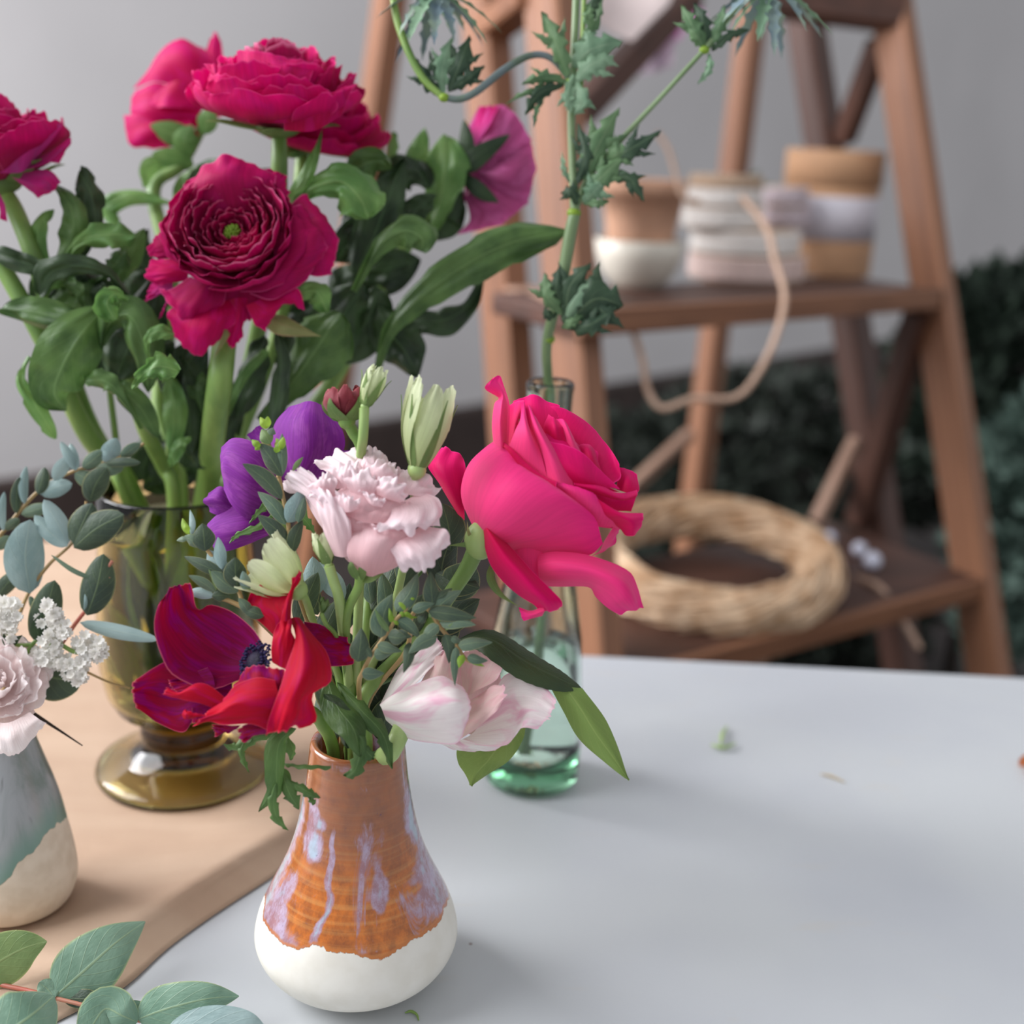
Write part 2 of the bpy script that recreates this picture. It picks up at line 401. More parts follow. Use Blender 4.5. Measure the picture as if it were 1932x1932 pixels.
# spools of ribbon/twine : stacked coils
M_tw = [plain('twine_white', (246, 240, 234), .8, .1, 200, .2), plain('twine_pink', (238, 214, 206), .8, .12, 200, .2), plain('twine_tan', (214, 186, 160), .8, .12, 200, .2), plain('twine_lilac', (222, 208, 214), .8, .12, 200, .2)]
for px, hw, h, y0, m, lab, tn in (
  (1405, 112, .036, 0, M_tw[1], 'wide blush pink twine spool at the bottom of the spool stack', 5),
  (1398, 106, .034, 1, M_tw[0], 'wide white twine spool lying on the blush pink one', 5),
  (1352, 78, .030, 2, M_tw[0], 'smaller white twine spool on the wide white spool, below the topmost pair', 5),
  (1350, 76, .026, 3, M_tw[0], 'smaller white twine spool just under the tan spool', 4),
  (1352, 72, .016, 4, M_tw[2], 'tan twine spool topmost of the stack', 3),
  (1470, 42, .030, 2, M_tw[3], 'lilac ribbon spool beside the canister, lower of two', 4),
  (1466, 42, .028, 3.01, M_tw[3], 'lilac ribbon spool beside the canister, upper of two', 4)):
    zz = ZU+.0005+[0, .0365, .071, .1015, .128][int(y0)]
    a = Pz(px, 526 if hw > 50 else 520, ZU); a.z = zz; d = depth(a); r = hw/FP*d
    root = thing('twine_spool', lab, 'spool of twine', a, 'twine spools stacked on the upper ladder shelf')
    z = zz
    mb = MB(); mb.lathe(a, [(z, .001), (z, r*.93), (z+.001, r*.93), (z+.002, r*.3), (z+h-.002, r*.3), (z+h-.001, r*.93), (z+h, r*.93), (z+h, r*.25), (z+h, .001)], 48); mb.build('spool_core', M_tw[2], root)
    mb = MB(); pts = []
    for i in range(tn*24+1):
        an = i/24*2*PI; pts.append(Vector((a.x+r*.94*math.cos(an), a.y+r*.94*math.sin(an), z+.0025+(h-.005)*(i/(tn*24)))))
    mb.tube(pts, (h-.006)/tn*.6, 6, smooth=False); mb.build('wound_twine', m, root)
a = Pz(1552, 513, ZU)+dp*.0; d = depth(a); rc = 87/FP*d
can = thing('paper_canister', 'tall round kraft card canister with a white paper label', 'canister', (a.x, a.y, ZU))
zt = zax(283, a)
mb = MB(); mb.lathe(a, [(ZU, .001), (ZU, rc*.985), (ZU+.001, rc*.985), (zt-.052, rc*.985), (zt-.052, .002)]); mb.build('canister_body', M_card, can)
mb = MB(); mb.lathe(a, [(zt-.051, .001), (zt-.051, rc), (zt-.0505, rc*1.02), (zt-.0015, rc*1.02), (zt, rc*1.0), (zt, .001)]); mb.build('lid', M_card, can)
z0, z1 = zax(448, a), zax(368, a)
mb = MB(); mb.lathe(a, [(z0, rc*.99), (z0, rc*.992), (z1, rc*.992), (z1, rc*.99)]); lb = mb.build('paper_label', M_lab, can)
mb = MB()
for k, (y0, y1, a0, a1) in enumerate(((.62, .72, -2.1, -1.1), (.45, .52, -2.0, -1.3), (.28, .34, -2.0, -1.2))):
    rr = rc*.996
    mb.grid([[Vector((a.x+rr*math.cos(a0+(a1-a0)*j/16), a.y+rr*math.sin(a0+(a1-a0)*j/16), z0+(z1-z0)*yy)) for j in range(17)] for yy in (y0, y1)])
mb.build('label_print', M_ink, lb)
# small green sprig in a little pot behind the spools
M_gr = leaf_mat('bright_sprig_leaf', (120, 150, 60), (90, 125, 50))
sg = thing('leafy_sprig', 'small bright green sprig showing behind the twine spools', 'sprig', Pz(1410, 482, ZU)+dp*.02)
random.seed(5)
mb = MB(); c0 = P(1402, 345, depth(sg.location))
mb.tube([sg.location.copy(), (sg.location+c0)/2+Vector((.004, 0, .02)), c0], .002); mb.build('stem', M_gr, sg)
mb = MB()
for k in range(22):
    b0 = c0+Vector((random.uniform(-.03, .03), random.uniform(-.02, .02), random.uniform(-.025, .006)))
    di = Vector((random.uniform(-1, 1), random.uniform(-1, .3), random.uniform(-.2, 1))).normalized()*.03; sd = di.cross(Vector((.3, 1, .2))).normalized()*.007
    mb.grid([[b0-sd*.2, b0+sd*.2], [b0+di*.4-sd, b0+di*.4+sd], [b0+di-sd*.1, b0+di+sd*.1]])
mb.build('foliage', M_gr, sg)
# twine loop hanging below upper shelf
M_jute = plain('natural_twine', (205, 172, 150), .8, .12, 150, .2)
def ladder_line(name, pts, r, lab, cat, m=M_jute):
    mb = MB(); mb.tube([P(*p) for p in pts], r, 8, sub=10); o = mb.build(name, m); tag(o, lab, cat); return o
ladder_line('twine', [(1400, 372, 1.53), (1446, 430, 1.5), (1462, 490, 1.485), (1480, 560, 1.47), (1462, 640, 1.46), (1420, 720, 1.46), (1380, 752, 1.46), (1310, 752, 1.45), (1250, 770, 1.45), (1222, 735, 1.45), (1212, 680, 1.44), (1190, 615, 1.44), (1162, 580, 1.45), (1150, 560, 1.5)], .0042, 'loop of natural twine hanging below the upper ladder shelf', 'twine')
ladder_line('twine', [(1240, 250, 1.52), (1262, 285, 1.52), (1276, 335, 1.52), (1290, 372, 1.52), (1320, 380, 1.53)], .003, 'thin end of twine sticking up above the peach pot', 'twine')
ladder_line('twine', [(1600, 1085, 1.75), (1655, 1105, 1.68), (1690, 1150, 1.66), (1735, 1222, 1.66)], .0045, 'straw coloured twine end hanging off the lower ladder shelf', 'twine')
# pale card + pink flowers near ladder top
M_pcard = plain('pale_pink_card', (232, 214, 210), .6, .03)
cd_ = thing('pale_card', 'pale pink card sheet leaning on the dark ladder brace', 'card', P(1190, 40, 1.5))
mb = MB(); q = [P(1120, -60, 1.56), P(1290, -60, 1.58), P(1262, 8, 1.56), P(1192, 78, 1.53), P(1150, 60, 1.53), P(1112, 30, 1.54)]
mb.cap(q); mb.cap([p+Vector((0, .003, 0)) for p in q], flip=True); mb.grid([q, [p+Vector((0, .003, 0)) for p in q]], True); mb.build('card_sheet', M_pcard, cd_, smooth=False)
M_sw = petal_mat('sweet_pea_petal', (210, 120, 190), (225, 170, 215), trans=.4)
M_sw2 = petal_mat('pale_mauve_petal', (205, 190, 205), (220, 205, 220), trans=.4)
sw = thing('hanging_blossoms', 'out of focus mauve pink blossoms hanging from the ladder top', 'flowers', P(1270, 0, 1.75))
random.seed(11)
for cx, cy, R_, m, n in ((1285, 10, 34, M_sw, 9), (1245, 62, 30, M_sw, 6), (1232, 90, 34, M_sw2, 8)):
    mb = MB()
    for k in range(n):
        c0 = P(cx+random.uniform(-R_, R_)*.7, cy+random.uniform(-R_, R_)*.8, 1.75+random.uniform(-.02, .02)); r = R_/FP*1.75*.7
        ax1 = Vector((random.uniform(-1, 1), random.uniform(-.6, .6), random.uniform(-1, 1))).normalized(); ax2 = ax1.cross(Vector((0.1, 1, .2))).normalized(); ax3 = ax1.cross(ax2)
        mb.grid([[c0+ax1*(i/6-.5)*2*r+ax2*(j/6-.5)*2*r*math.sin(PI*(.12+.76*i/6))+ax3*r*.5*((j/6-.5)**2*4-.3*math.sin(i)) for j in range(7)] for i in range(7)])
    mb.build('blossom', m, sw)
mb = MB(); mb.tube([P(1300, -90, 1.76), P(1285, 0, 1.75), P(1232, 95, 1.75)], .0015); mb.build('stem', M_gr, sw)
mb = MB()
# ---- wreath
M_raf = NT('raffia_straw'); uv = M_raf.uv(); nz = M_raf.noise(M_raf.scaled(M_raf.obj(), (30, 30, 30)), 1.0, 4, .6)
cc = M_raf.mix(M_raf.ramp(nz, .3, .7), C4((232, 204, 172)), C4((186, 146, 108)))
M_raf = M_raf.out(M_raf.bsdf(Base_Color=cc, Roughness=.6))
wc_ = Pz(1342, 1058, ZL+.037); wd = depth(wc_); R_ = 204/FP*wd; rt = 43/FP*wd
wr = thing('straw_wreath', 'round straw wreath base of twisted strands on the lower ladder shelf', 'wreath', (wc_.x, wc_.y, ZL))
mb = MB()
nt = Vector((0, -.12, 1)).normalized(); ux = Vector((1, 0, 0)); uy = nt.cross(ux)
random.seed(3)
rows = []
for i in range(97):
    a_ = 2*PI*i/96; c0 = wc_+(ux*math.cos(a_)+uy*math.sin(a_))*R_; e = (ux*math.cos(a_)+uy*math.sin(a_))
    rows.append([c0+(e*math.cos(b)+nt*math.sin(b))*rt*.82 for b in [2*PI*k/16 for k in range(16)]])
mb.grid(rows, True)
for k in range(230):
    ph = random.random()*2*PI; a0 = random.random()*2*PI; L = random.uniform(.9, 2.6); tw_ = random.uniform(1.0, 1.9); rr = rt*random.uniform(.82, 1.08); pts = []
    for i in range(13):
        a_ = a0+L*i/12; b = ph+tw_*(a_-a0); rj = rr*(1+.05*math.sin(i*1.7+k)); e = (ux*math.cos(a_)+uy*math.sin(a_))
        pts.append(wc_+e*R_+(e*math.cos(b)+nt*math.sin(b)*.95)*rj)
    mb.tube(pts, random.uniform(.0015, .003), 5, smooth=False)
mb.build('twisted_straw_ring', M_raf, wr)
# small white glass beads / caps on the lower shelf
M_pearl = plain('white_bead', (225, 228, 245), .3, .03)
for px, py, r, lab in ((1622, 1036, .011, 'small white bead on the lower ladder shelf, farther one of the close pair'), (1646, 1058, .013, 'small white bead on the lower ladder shelf, nearer one of the close pair'), (1566, 1014, .009, 'small bluish white bead beside the straw wreath')):
    c0 = Pz(px, py, ZL+r); o = MB().ball(c0, r, 14, 10).build('bead', M_pearl); tag(o, lab, 'bead')

# ---- dark foliage behind and right of the ladder
M_ev = leaf_mat('dark_evergreen', (54, 68, 56), (26, 36, 30), (40, 60, 44), .1, .6)
M_ev2 = leaf_mat('blue_green_foliage', (104, 126, 116), (70, 92, 82), (96, 116, 100), .15, .6)
M_ev3 = leaf_mat('shadowed_leaf', (52, 60, 52), (24, 28, 24), (50, 60, 44), .1, .6)  # leaf colour darkened to stand for the shadow behind the ladder
M_twig = plain('dark_twig', (50, 40, 32), .8)
def bush(label, cx, cy, d, rx, ry, n, m, ls, seed, floor_z=0.0, name='evergreen_bush'):
    random.seed(seed)
    c0 = P(cx, cy, d); X = rx/FP*d; Z = ry/FP*d
    root = thing(name, label, 'foliage', (c0.x, c0.y, floor_z), None)
    mb = MB(); fo = MB()
    for k in range(16):
        a = random.random()*2*PI; e = c0+Vector((math.cos(a)*X*.7*random.random(), math.sin(a)*X*.5*random.random(), random.uniform(-.5, .8)*Z))
        mb.tube([Vector((c0.x+.01*math.cos(a), c0.y+.01*math.sin(a), floor_z)), Vector((c0.x+.1*(e.x-c0.x), c0.y+.1*(e.y-c0.y), (floor_z+e.z)/2)), e], [.006, .002], 6)
    mb.build('branches', M_twig, root)
    for k in range(n):
        while True:
            q = Vector((random.uniform(-1, 1), random.uniform(-1, 1), random.uniform(-1, 1)))
            if q.length < 1: break
        q = q*(1/max(.35, q.length))**.5
        p0 = c0+Vector((q.x*X, q.y*X*.6, q.z*Z))
        di = (q*.7+Vector((random.uniform(-1, 1), random.uniform(-1, 1), random.uniform(-.6, 1)))).normalized()*ls*random.uniform(.6, 1.3)
        sd = di.cross(Vector((random.uniform(-1, 1), random.uniform(-1, 1), random.uniform(-1, 1)))).normalized()*ls*.3
        fo.grid([[p0-sd*.2, p0+sd*.2], [p0+di*.35-sd, p0+di*.35+sd], [p0+di*.7-sd*.8, p0+di*.7+sd*.8], [p0+di-sd*.1, p0+di+sd*.1]])
    f = fo.build('foliage', m, root)
bush('dark evergreen bush rising at the right edge behind the ladder', 1880, 720, 2.5, 190, 210, 2600, M_ev, .045, 1)
bush('blue green leafy bush low at the right edge beside the ladder', 1925, 1010, 2.25, 105, 260, 1500, M_ev2, .045, 2)
bush('very dark evergreen bush seen between the ladder legs', 1520, 860, 3.1, 330, 150, 2600, M_ev3, .05, 3)
bush('low dark bush beneath the lower ladder shelf', 1400, 1150, 2.62, 330, 170, 2400, M_ev3, .05, 4)
bush('dark leafy foliage showing between the ladder stiles behind the rose', 1180, 930, 3.65, 170, 150, 1600, M_ev3, .05, 6)
# ================================================================ VASES
# orange glazed vase
VA = Pz(673, 1832, TZ); 
pf = prof(VA, [(1824, 98), (1816, 130), (1801, 158), (1780, 178), (1755, 189), (1728, 186), (1700, 176), (1670, 161), (1640, 145), (1600, 127), (1560, 114), (1510, 103), (1460, 95), (1420, 91), (1402, 89)])
pf[0] = (TZ+.0005, pf[0][1])
t = NT('orange_lavender_glaze'); o_ = t.obj(); uv = t.uv()
gl = t.n('ShaderNodeAttribute', attribute_name='glaze').outputs['Fac']
nz = t.noise(o_, 260, 4, .7)
mask = t.ramp(t.math('ADD', gl, t.math('MULTIPLY', t.math('SUBTRACT', nz, .5), .0035)), -.0002, .0003)
n1 = t.noise(t.scaled(o_, (45, 45, 12)), 1.0, 5, .65, .8); n2 = t.noise(t.scaled(o_, (70, 70, 22)), 1.0, 5, .6, .5)
n3 = t.noise(t.scaled(o_, (150, 150, 90)), 1.0, 5, .7)
org = t.mix(t.ramp(n3, .3, .7), C4((206, 112, 26)), C4((146, 76, 22)))
hz = t.n('ShaderNodeSeparateXYZ', {0: o_}).outputs[2]
band = t.noise(t.scaled(o_, (4, 4, 420)), 1.0, 3)
org = t.mix(t.math('MULTIPLY', t.ramp(band, .45, .7), .35), org, C4((214, 160, 92)))
org = t.mix(t.math('MULTIPLY', t.ramp(hz, .06, .1), .7), org, C4((134, 84, 60)))
purp = t.mix(t.ramp(n3, .35, .65), C4((150, 112, 126)), C4((182, 168, 194)))
pmask = t.math('MULTIPLY', t.ramp(n1, .56, .66), .85)
streak = t.n('ShaderNodeAttribute', attribute_name='streak').outputs['Fac']
pmask = t.math('MAXIMUM', pmask, t.math('MULTIPLY', t.ramp(t.math('ADD', streak, t.math('MULTIPLY', t.math('SUBTRACT', n1, .5), 2.0)), .3, .7), .9))
col = t.mix(pmask, org, purp)
col = t.mix(t.math('MULTIPLY', t.ramp(t.math('ADD', streak, t.math('MULTIPLY', n2, 1.1)), 1.42, 1.62), .7), col, C4((160, 190, 205)))
col = t.mix(t.ramp(n3, .66, .72), col, C4((96, 62, 84)))
edge = t.math('MULTIPLY', mask, t.math('SUBTRACT', 1.0, t.ramp(gl, .0008, .0022)))
col = t.mix(t.math('MULTIPLY', edge, .8), col, C4((190, 110, 40)))
clay = t.mix(t.ramp(t.noise(o_, 90, 3), .3, .75), C4((230, 226, 216)), C4((222, 217, 205)))
colr = t.mix(mask, clay, col)
rings = t.n('ShaderNodeTexWave', {'Vector': o_, 'Scale': 60.0, 'Distortion': 1.2, 'Detail': 2.0, 'Detail Scale': 1.5}, wave_type='BANDS', bands_direction='Z').outputs['Fac']
ringm = t.math('MULTIPLY', t.math('MULTIPLY', rings, mask), 1.0)
bh = t.math('ADD', t.math('MULTIPLY', ringm, .35), t.math('MULTIPLY', mask, .8))
b = t.n('ShaderNodeBsdfPrincipled', {'Base Color': colr, 'Roughness': t.math('SUBTRACT', .75, t.math('MULTIPLY', mask, .53)), 'Coat Weight': t.math('MULTIPLY', mask, .6), 'Coat Roughness': .08, 'Normal': t.bump(bh, .45, .001)})
M_vase = t.out(b.outputs[0])
def dense(zr, n):
    zs = [a for a, _ in zr]; rs = [b for _, b in zr]
    return [(crv(zs, i/n), max(.0005, crv(rs, i/n))) for i in range(n+1)]
def attr_vase(name, axis, outer, inner, m, bnd, strk, parent, seg=200):
    """closed pottery wall; float attributes 'glaze' (height above the glaze edge) and 'streak'"""
    zr = [(outer[0][0], .0005)]+dense(outer, 90)+inner
    mb = MB(); mb.lathe(axis, zr, seg); o = mb.build(name, m, parent)
    ga = o.data.attributes.new('glaze', 'FLOAT', 'POINT'); sa = o.data.attributes.new('streak', 'FLOAT', 'POINT')
    g = []; s = []
    lx = parent.location
    for v in o.data.vertices:
        x, y, z = v.co.x+lx.x-axis.x, v.co.y+lx.y-axis.y, v.co.z+lx.z
        an = math.degrees(math.atan2(x, -y))    # 0 = towards camera side, + = right
        g.append(z-TZ-bnd(an)); s.append(strk(an, z-TZ))
    ga.data.foreach_set('value', g); sa.data.foreach_set('value', s)
    return o
def zfront(px, py, r_guess):
    return None
def interp(xs, ys, x):
    if x <= xs[0]: return ys[0]
    for i in range(len(xs)-1):
        if x <= xs[i+1]:
            k = (x-xs[i])/(xs[i+1]-xs[i]); return ys[i]+(ys[i+1]-ys[i])*k
    return ys[-1]
def zsurf(axis, pfl, a, py):
    """height of the vase surface point at angle a that the image row py crosses"""
    best = None
    for k in range(400):
        z = pfl[0][0]+(pfl[-1][0]-pfl[0][0])*k/399; r = interp([q[0] for q in pfl], [q[1] for q in pfl], z)
        v = Vector((axis.x+r*math.sin(math.radians(a)), axis.y-r*math.cos(math.radians(a)), z))-CAM
        y = 966-v.dot(UP)/v.dot(FW)*FP
        if best is None or abs(y-py) < best[0]: best = (abs(y-py), z)
    return best[1]-TZ
_xa = [-180, -100, -80, -68, -58, -48, -38, -30, -20, -8, 4, 14, 22, 30, 40, 52, 66, 80, 100, 180]
_ya = [1720, 1700, 1698, 1735, 1752, 1768, 1783, 1795, 1780, 1796, 1800, 1806, 1812, 1796, 1778, 1762, 1745, 1712, 1705, 1720]
_za = [zsurf(VA, pf, max(-90, min(90, a)), y) for a, y in zip(_xa, _ya)]
def bnd_orange(a):
    return interp(_xa, _za, a)+.0012*fn(a*.11, 3)+.0008*fn(a*.35, 8)
def strk_orange(a, z):
    s = 0
    for c0, wd, z0, z1 in ((-40, 17, .074, .122), (-16, 4, .024, .11), (-80, 20, .03, .12), (-44, 26, .020, .060), (-60, 14, .03, .08), (26, 7, .056, .092), (10, 5, .040, .056), (82, 22, .040, .12), (58, 14, .034, .048)):
        if z0 < z < z1: s = max(s, math.exp(-((a-c0-(4+wd*.5)*fn(z*70, c0)-wd*.4*fn(z*260, c0+9))/(wd*(1+.5*fn(z*110, c0+4))))**2)*min(1, (z-z0)/.008, (z1-z)/.02))
    return s
rv = thing('glazed_vase', 'orange and lavender drip glazed pottery vase with a bare white base', 'vase', (VA.x, VA.y, TZ))
zt, rt_ = pf[-1]
inn = [(zt+.0015, rt_-.0006), (zt+.002, rt_-.002), (zt+.0012, rt_-.0035), (zt-.004, rt_-.0045), (zt-.03, rt_-.004), (TZ+.06, rt_+.004), (TZ+.02, rt_+.015), (TZ+.007, rt_), (TZ+.006, .0005)]
attr_vase('vase_body', VA, pf, inn, M_vase, bnd_orange, strk_orange, rv)
RIMC = Vector((VA.x, VA.y, zt)); RIMR = rt_

# grey green glazed vase at left
GA = Pz(34, 1705, TZ)
pg = prof(GA, [(1703, 74), (1690, 96), (1665, 109), (1640, 112), (1600, 108), (1560, 101), (1520, 94), (1480, 84), (1440, 72), (1400, 60), (1370, 54)])
pg[0] = (TZ+.0022, pg[0][1])
t = NT('grey_green_glaze'); o_ = t.obj()
gl = t.n('ShaderNodeAttribute', attribute_name='glaze').outputs['Fac']
mask = t.ramp(t.math('ADD', gl, t.math('MULTIPLY', t.math('SUBTRACT', t.noise(o_, 150, 3), .5), .003)), -.0004, .0004)
n1 = t.noise(t.scaled(o_, (70, 70, 14)), 1.0, 4, .6, .5)
c = t.mix(t.ramp(n1, .3, .6), C4((122, 134, 128)), C4((158, 162, 164))); c = t.mix(t.ramp(n1, .6, .75), c, C4((92, 94, 92)))
c = t.mix(t.math('SUBTRACT', 1.0, t.ramp(gl, .001, .02)), c, C4((120, 150, 140)))
cl = t.mix(t.ramp(t.noise(o_, 90, 3), .3, .7), C4((226, 214, 196)), C4((212, 198, 178)))
M_gvase = t.out(t.n('ShaderNodeBsdfPrincipled', {'Base Color': t.mix(mask, cl, c), 'Roughness': t.math('SUBTRACT', .7, t.math('MULTIPLY', mask, .45)), 'Normal': t.bump(mask, .4, .001)}).outputs[0])
def bnd_grey(a):
    xs = [-180, -90, -40, -20, -5, 5, 15, 28, 42, 55, 65, 80, 110, 180]
    ys = [.05, .05, .045, .04, .033, .031, .034, .043, .046, .051, .054, .053, .05, .05]
    return interp(xs, ys, a)+.002*fn(a*.12, 5)
gv = thing('glazed_vase', 'grey green glazed vase with a bare cream base at the left edge', 'vase', (GA.x, GA.y, TZ))
zt2, rt2 = pg[-1]
attr_vase('vase_body', GA, pg, [(zt2+.0015, rt2-.001), (zt2, rt2-.003), (zt2-.03, rt2-.002), (TZ+.03, rt2+.01), (TZ+.009, rt2), (TZ+.008, .0005)], M_gvase, bnd_grey, lambda a, z: 0, gv)

# glass materials
def glass(name, c, rough=.0, ior=1.45, dens=0, vc=None, mixc=None):
    t = NT(name)
    g = t.n('ShaderNodeBsdfPrincipled', {'Base Color': C4(c), 'Roughness': rough, 'IOR': ior, 'Transmission Weight': 1.0})
    v = None
    if dens: v = t.n('ShaderNodeVolumeAbsorption', {'Color': C4(vc), 'Density': dens}).outputs[0]
    return t.out(g.outputs[0], v)
M_amber = glass('amber_glass', (250, 246, 214), .0, 1.45, 95, (204, 186, 66))
M_green = glass('pale_green_glass', (246, 255, 249), .0, 1.46, 30, (120, 200, 158))
M_water = glass('water', (250, 255, 250), .0, 1.33)
M_wateram = glass('vase_water', (232, 240, 176), .0, 1.33)
AA = Pz(350, 1453, TZ)
av = thing('footed_glass_vase', 'amber green glass vase on a wide round foot standing on kraft paper', 'vase', (AA.x, AA.y, TZ))
pa = prof(AA, [(1440, 40), (1420, 62), (1400, 66), (1385, 68), (1370, 74), (1350, 98), (1320, 122), (1290, 138), (1240, 148), (1160, 150), (1080, 146), (1000, 141), (922, 139)])
b0 = TZ+.0022
rf = 162/FP*depth(AA)
foot_ = [(b0+.012, .0005), (b0+.0115, rf*.3), (b0+.007, rf*.7), (b0+.0025, rf*.9), (b0, rf*.95), (b0, rf*.98), (b0+.003, rf), (b0+.006, rf*.985), (b0+.0075, rf*.93), (b0+.013, rf*.7), (b0+.021, rf*.47), (b0+.025, rf*.45), (b0+.029, rf*.49), (b0+.033, rf*.47), (b0+.037, rf*.44)]
body = [(z, r) for z, r in pa if z > b0+.042]
outer = foot_+body
ztop, rtop = body[-1]; ztop_a = ztop
innr = [(ztop+.0015, rtop-.0012), (ztop, rtop-.0026)]+[(z, r-.003) for z, r in reversed(body[:-1])]
innr += [(b0+.045, rf*.3), (b0+.042, .0005)]
mb = MB(); mb.lathe(AA, outer+innr, 96)
mb.build('glass_body', M_amber, av)
wz = ztop-.022
wi = [(b0+.0425, .0005), (b0+.0455, rf*.3-.0006)]+[(z, r-.0036) for z, r in body[:-1] if z < wz-.002]
rw = interp([z for z, _ in body], [r for _, r in body], wz)-.0036
mb = MB(); mb.lathe(AA, wi+[(wz, rw), (wz, .0005)], 96); mb.build('water', M_wateram, av)
AR = Vector((AA.x, AA.y, ztop)); ARR = rtop

BA = Pz(1000, 1466, TZ)
gb = thing('green_glass_bottle', 'clear pale green glass bottle half full of water holding sea holly', 'bottle', (BA.x, BA.y, TZ))
pb = prof(BA, [(1452, 90), (1420, 92), (1380, 92), (1300, 90), (1200, 84), (1120, 72), (1040, 56), (960, 46), (880, 42), (800, 42), (742, 44), (728, 46), (722, 45)])
b0 = TZ+.001
outer = [(b0, .0005), (b0, pb[0][1]*.86), (b0+.002, pb[0][1]*.96)]+pb
zt3, rt3 = outer[-1]
innr = [(zt3+.001, rt3-.001), (zt3, rt3-.0022)]+[(z, r-.0025) for z, r in reversed(pb[1:-1])]+[(b0+.016, pb[0][1]*.75), (b0+.014, .0005)]
mb = MB(); mb.lathe(BA, outer+innr, 96); mb.build('glass_body', M_green, gb)
wz = zax(1212, BA)
wi = [(b0+.0145, .0005), (b0+.0165, pb[0][1]*.75-.0005)]+[(z, r-.003) for z, r in pb[1:-1] if z < wz-.002]
rw = interp([z for z, _ in pb], [r for _, r in pb], wz)-.003
mb = MB(); mb.lathe(BA, wi+[(wz, rw), (wz, .0005)], 96); mb.build('water', M_water, gb)
# ================================================================ FLOWER TOOLS
def mapper(ox, oy, sc, d):
    return lambda X, Y, dz=0: P(ox+X/sc, oy+Y/sc, d-dz/1000)
def patch(mb, Q, rows, ruf=0, rf=5, seed=0, nu=18, nv=16, jag=0, rp=2.0, m=0):
    """petal surface through a net of points (X, Y, mm towards the viewer); v runs base -> tip"""
    R = [[Q(*p) for p in r] for r in rows]
    g = []
    for i in range(nv+1):
        v = i/nv
        line = [crv([r[k] for r in R], v) for k in range(len(R[0]))]
        g.append([crv(line, j/nu) for j in range(nu+1)])
    if ruf or jag:
        h = [list(r) for r in g]
        for i in range(nv+1):
            v = i/nv
            for j in range(nu+1):
                u = j/nu
                a = g[min(i+1, nv)][j]-g[max(i-1, 0)][j]; b = g[i][min(j+1, nu)]-g[i][max(j-1, 0)]
                n = a.cross(b)
                if n.length > 1e-12: n.normalize()
                e = max(v, abs(2*u-1)*min(1, v*1.6))**rp
                h[i][j] = g[i][j]+n*(ruf*.001*e*(fn(u*rf+seed*3.7, v*rf*.4, seed)*2))
                if jag: h[i][j] = h[i][j]+a.normalized()*(jag*.001*v**8*fn(u*rf*3+seed, 5.3, seed)*2) if a.length > 1e-12 else h[i][j]
        g = h
    mb.grid(g, m=m); return g
def petals(root, Q, m, lst, name='petal', ruf=1.0, rf=5, jag=.3, nu=18, nv=16, seed=0):
    for k, e in enumerate(lst):
        o = {}
        if isinstance(e, tuple): e, o = e
        mb = MB(); patch(mb, Q, e, o.get('ruf', ruf), o.get('rf', rf), seed+k+1, nu, nv, o.get('jag', jag)); mb.build(o.get('name', name), o.get('m', m), root)
def frame(axis, ref=None):
    z = axis.normalized(); x = (ref or RT); x = (x-z*x.dot(z))
    if x.length < .1: x = UP-z*UP.dot(z)
    x.normalize(); return x, z.cross(x), z
def rosette(root, c, axis, layers, m, name='petal', seed=0, nu=12, nv=10, up0=0.0):
    """layers: (n, radius, base height, top height, flare, half width in degrees, ruffle mm), metres"""
    X, Y, Z = frame(axis); random.seed(seed)
    for li, (n, r, z0, z1, fl, wd, rf_) in enumerate(layers):
        off = random.random()*360
        for k in range(n):
            a0 = math.radians(off+360*k/n+random.uniform(-8, 8)); W = math.radians(wd*random.uniform(.85, 1.15))
            rr = r*random.uniform(.95, 1.07); hh = z1+(z1-z0)*random.uniform(-.07, .07); sd = random.random()*50; tl = random.uniform(-.5, .5)*.12
            g = []
            for i in range(nv+1):
                t_ = i/nv; row = []
                for j in range(nu+1):
                    u = j/nu*2-1
                    tt = t_*(1-.16*abs(u)**3-.05*u*tl)
                    wv = math.sin(PI*min(1, .18+.5*t_))**.8 if t_ < .9 else math.sin(PI*min(1, .18+.5*t_))**.8*(1-.12*((t_-.9)/.1))
                    rho = cr(0.0, rr*.25, rr*.92, rr*1.04, tt*2) if tt < .5 else cr(rr*.25, rr*.92, rr*1.04+fl*.35, rr*1.0+fl, tt*2-1)
                    z = z0+(hh-z0)*(tt**1.15)-abs(fl)*.15*tt**4
                    a = a0+W*u*wv
                    w_ = rf_*.001*tt**2*fn(u*2.6+sd, tt*2, sd)*2
                    rho += w_+rr*.03*u*(1 if k % 2 else -1)
                    z += rf_*.0007*tt**3*fn(u*5+sd*2, 1.7, sd)*2
                    row.append(c+X*(math.cos(a)*rho)+Y*(math.sin(a)*rho)+Z*z)
                g.append(row)
            mb = MB(); mb.grid(g); mb.build(name, m, root)
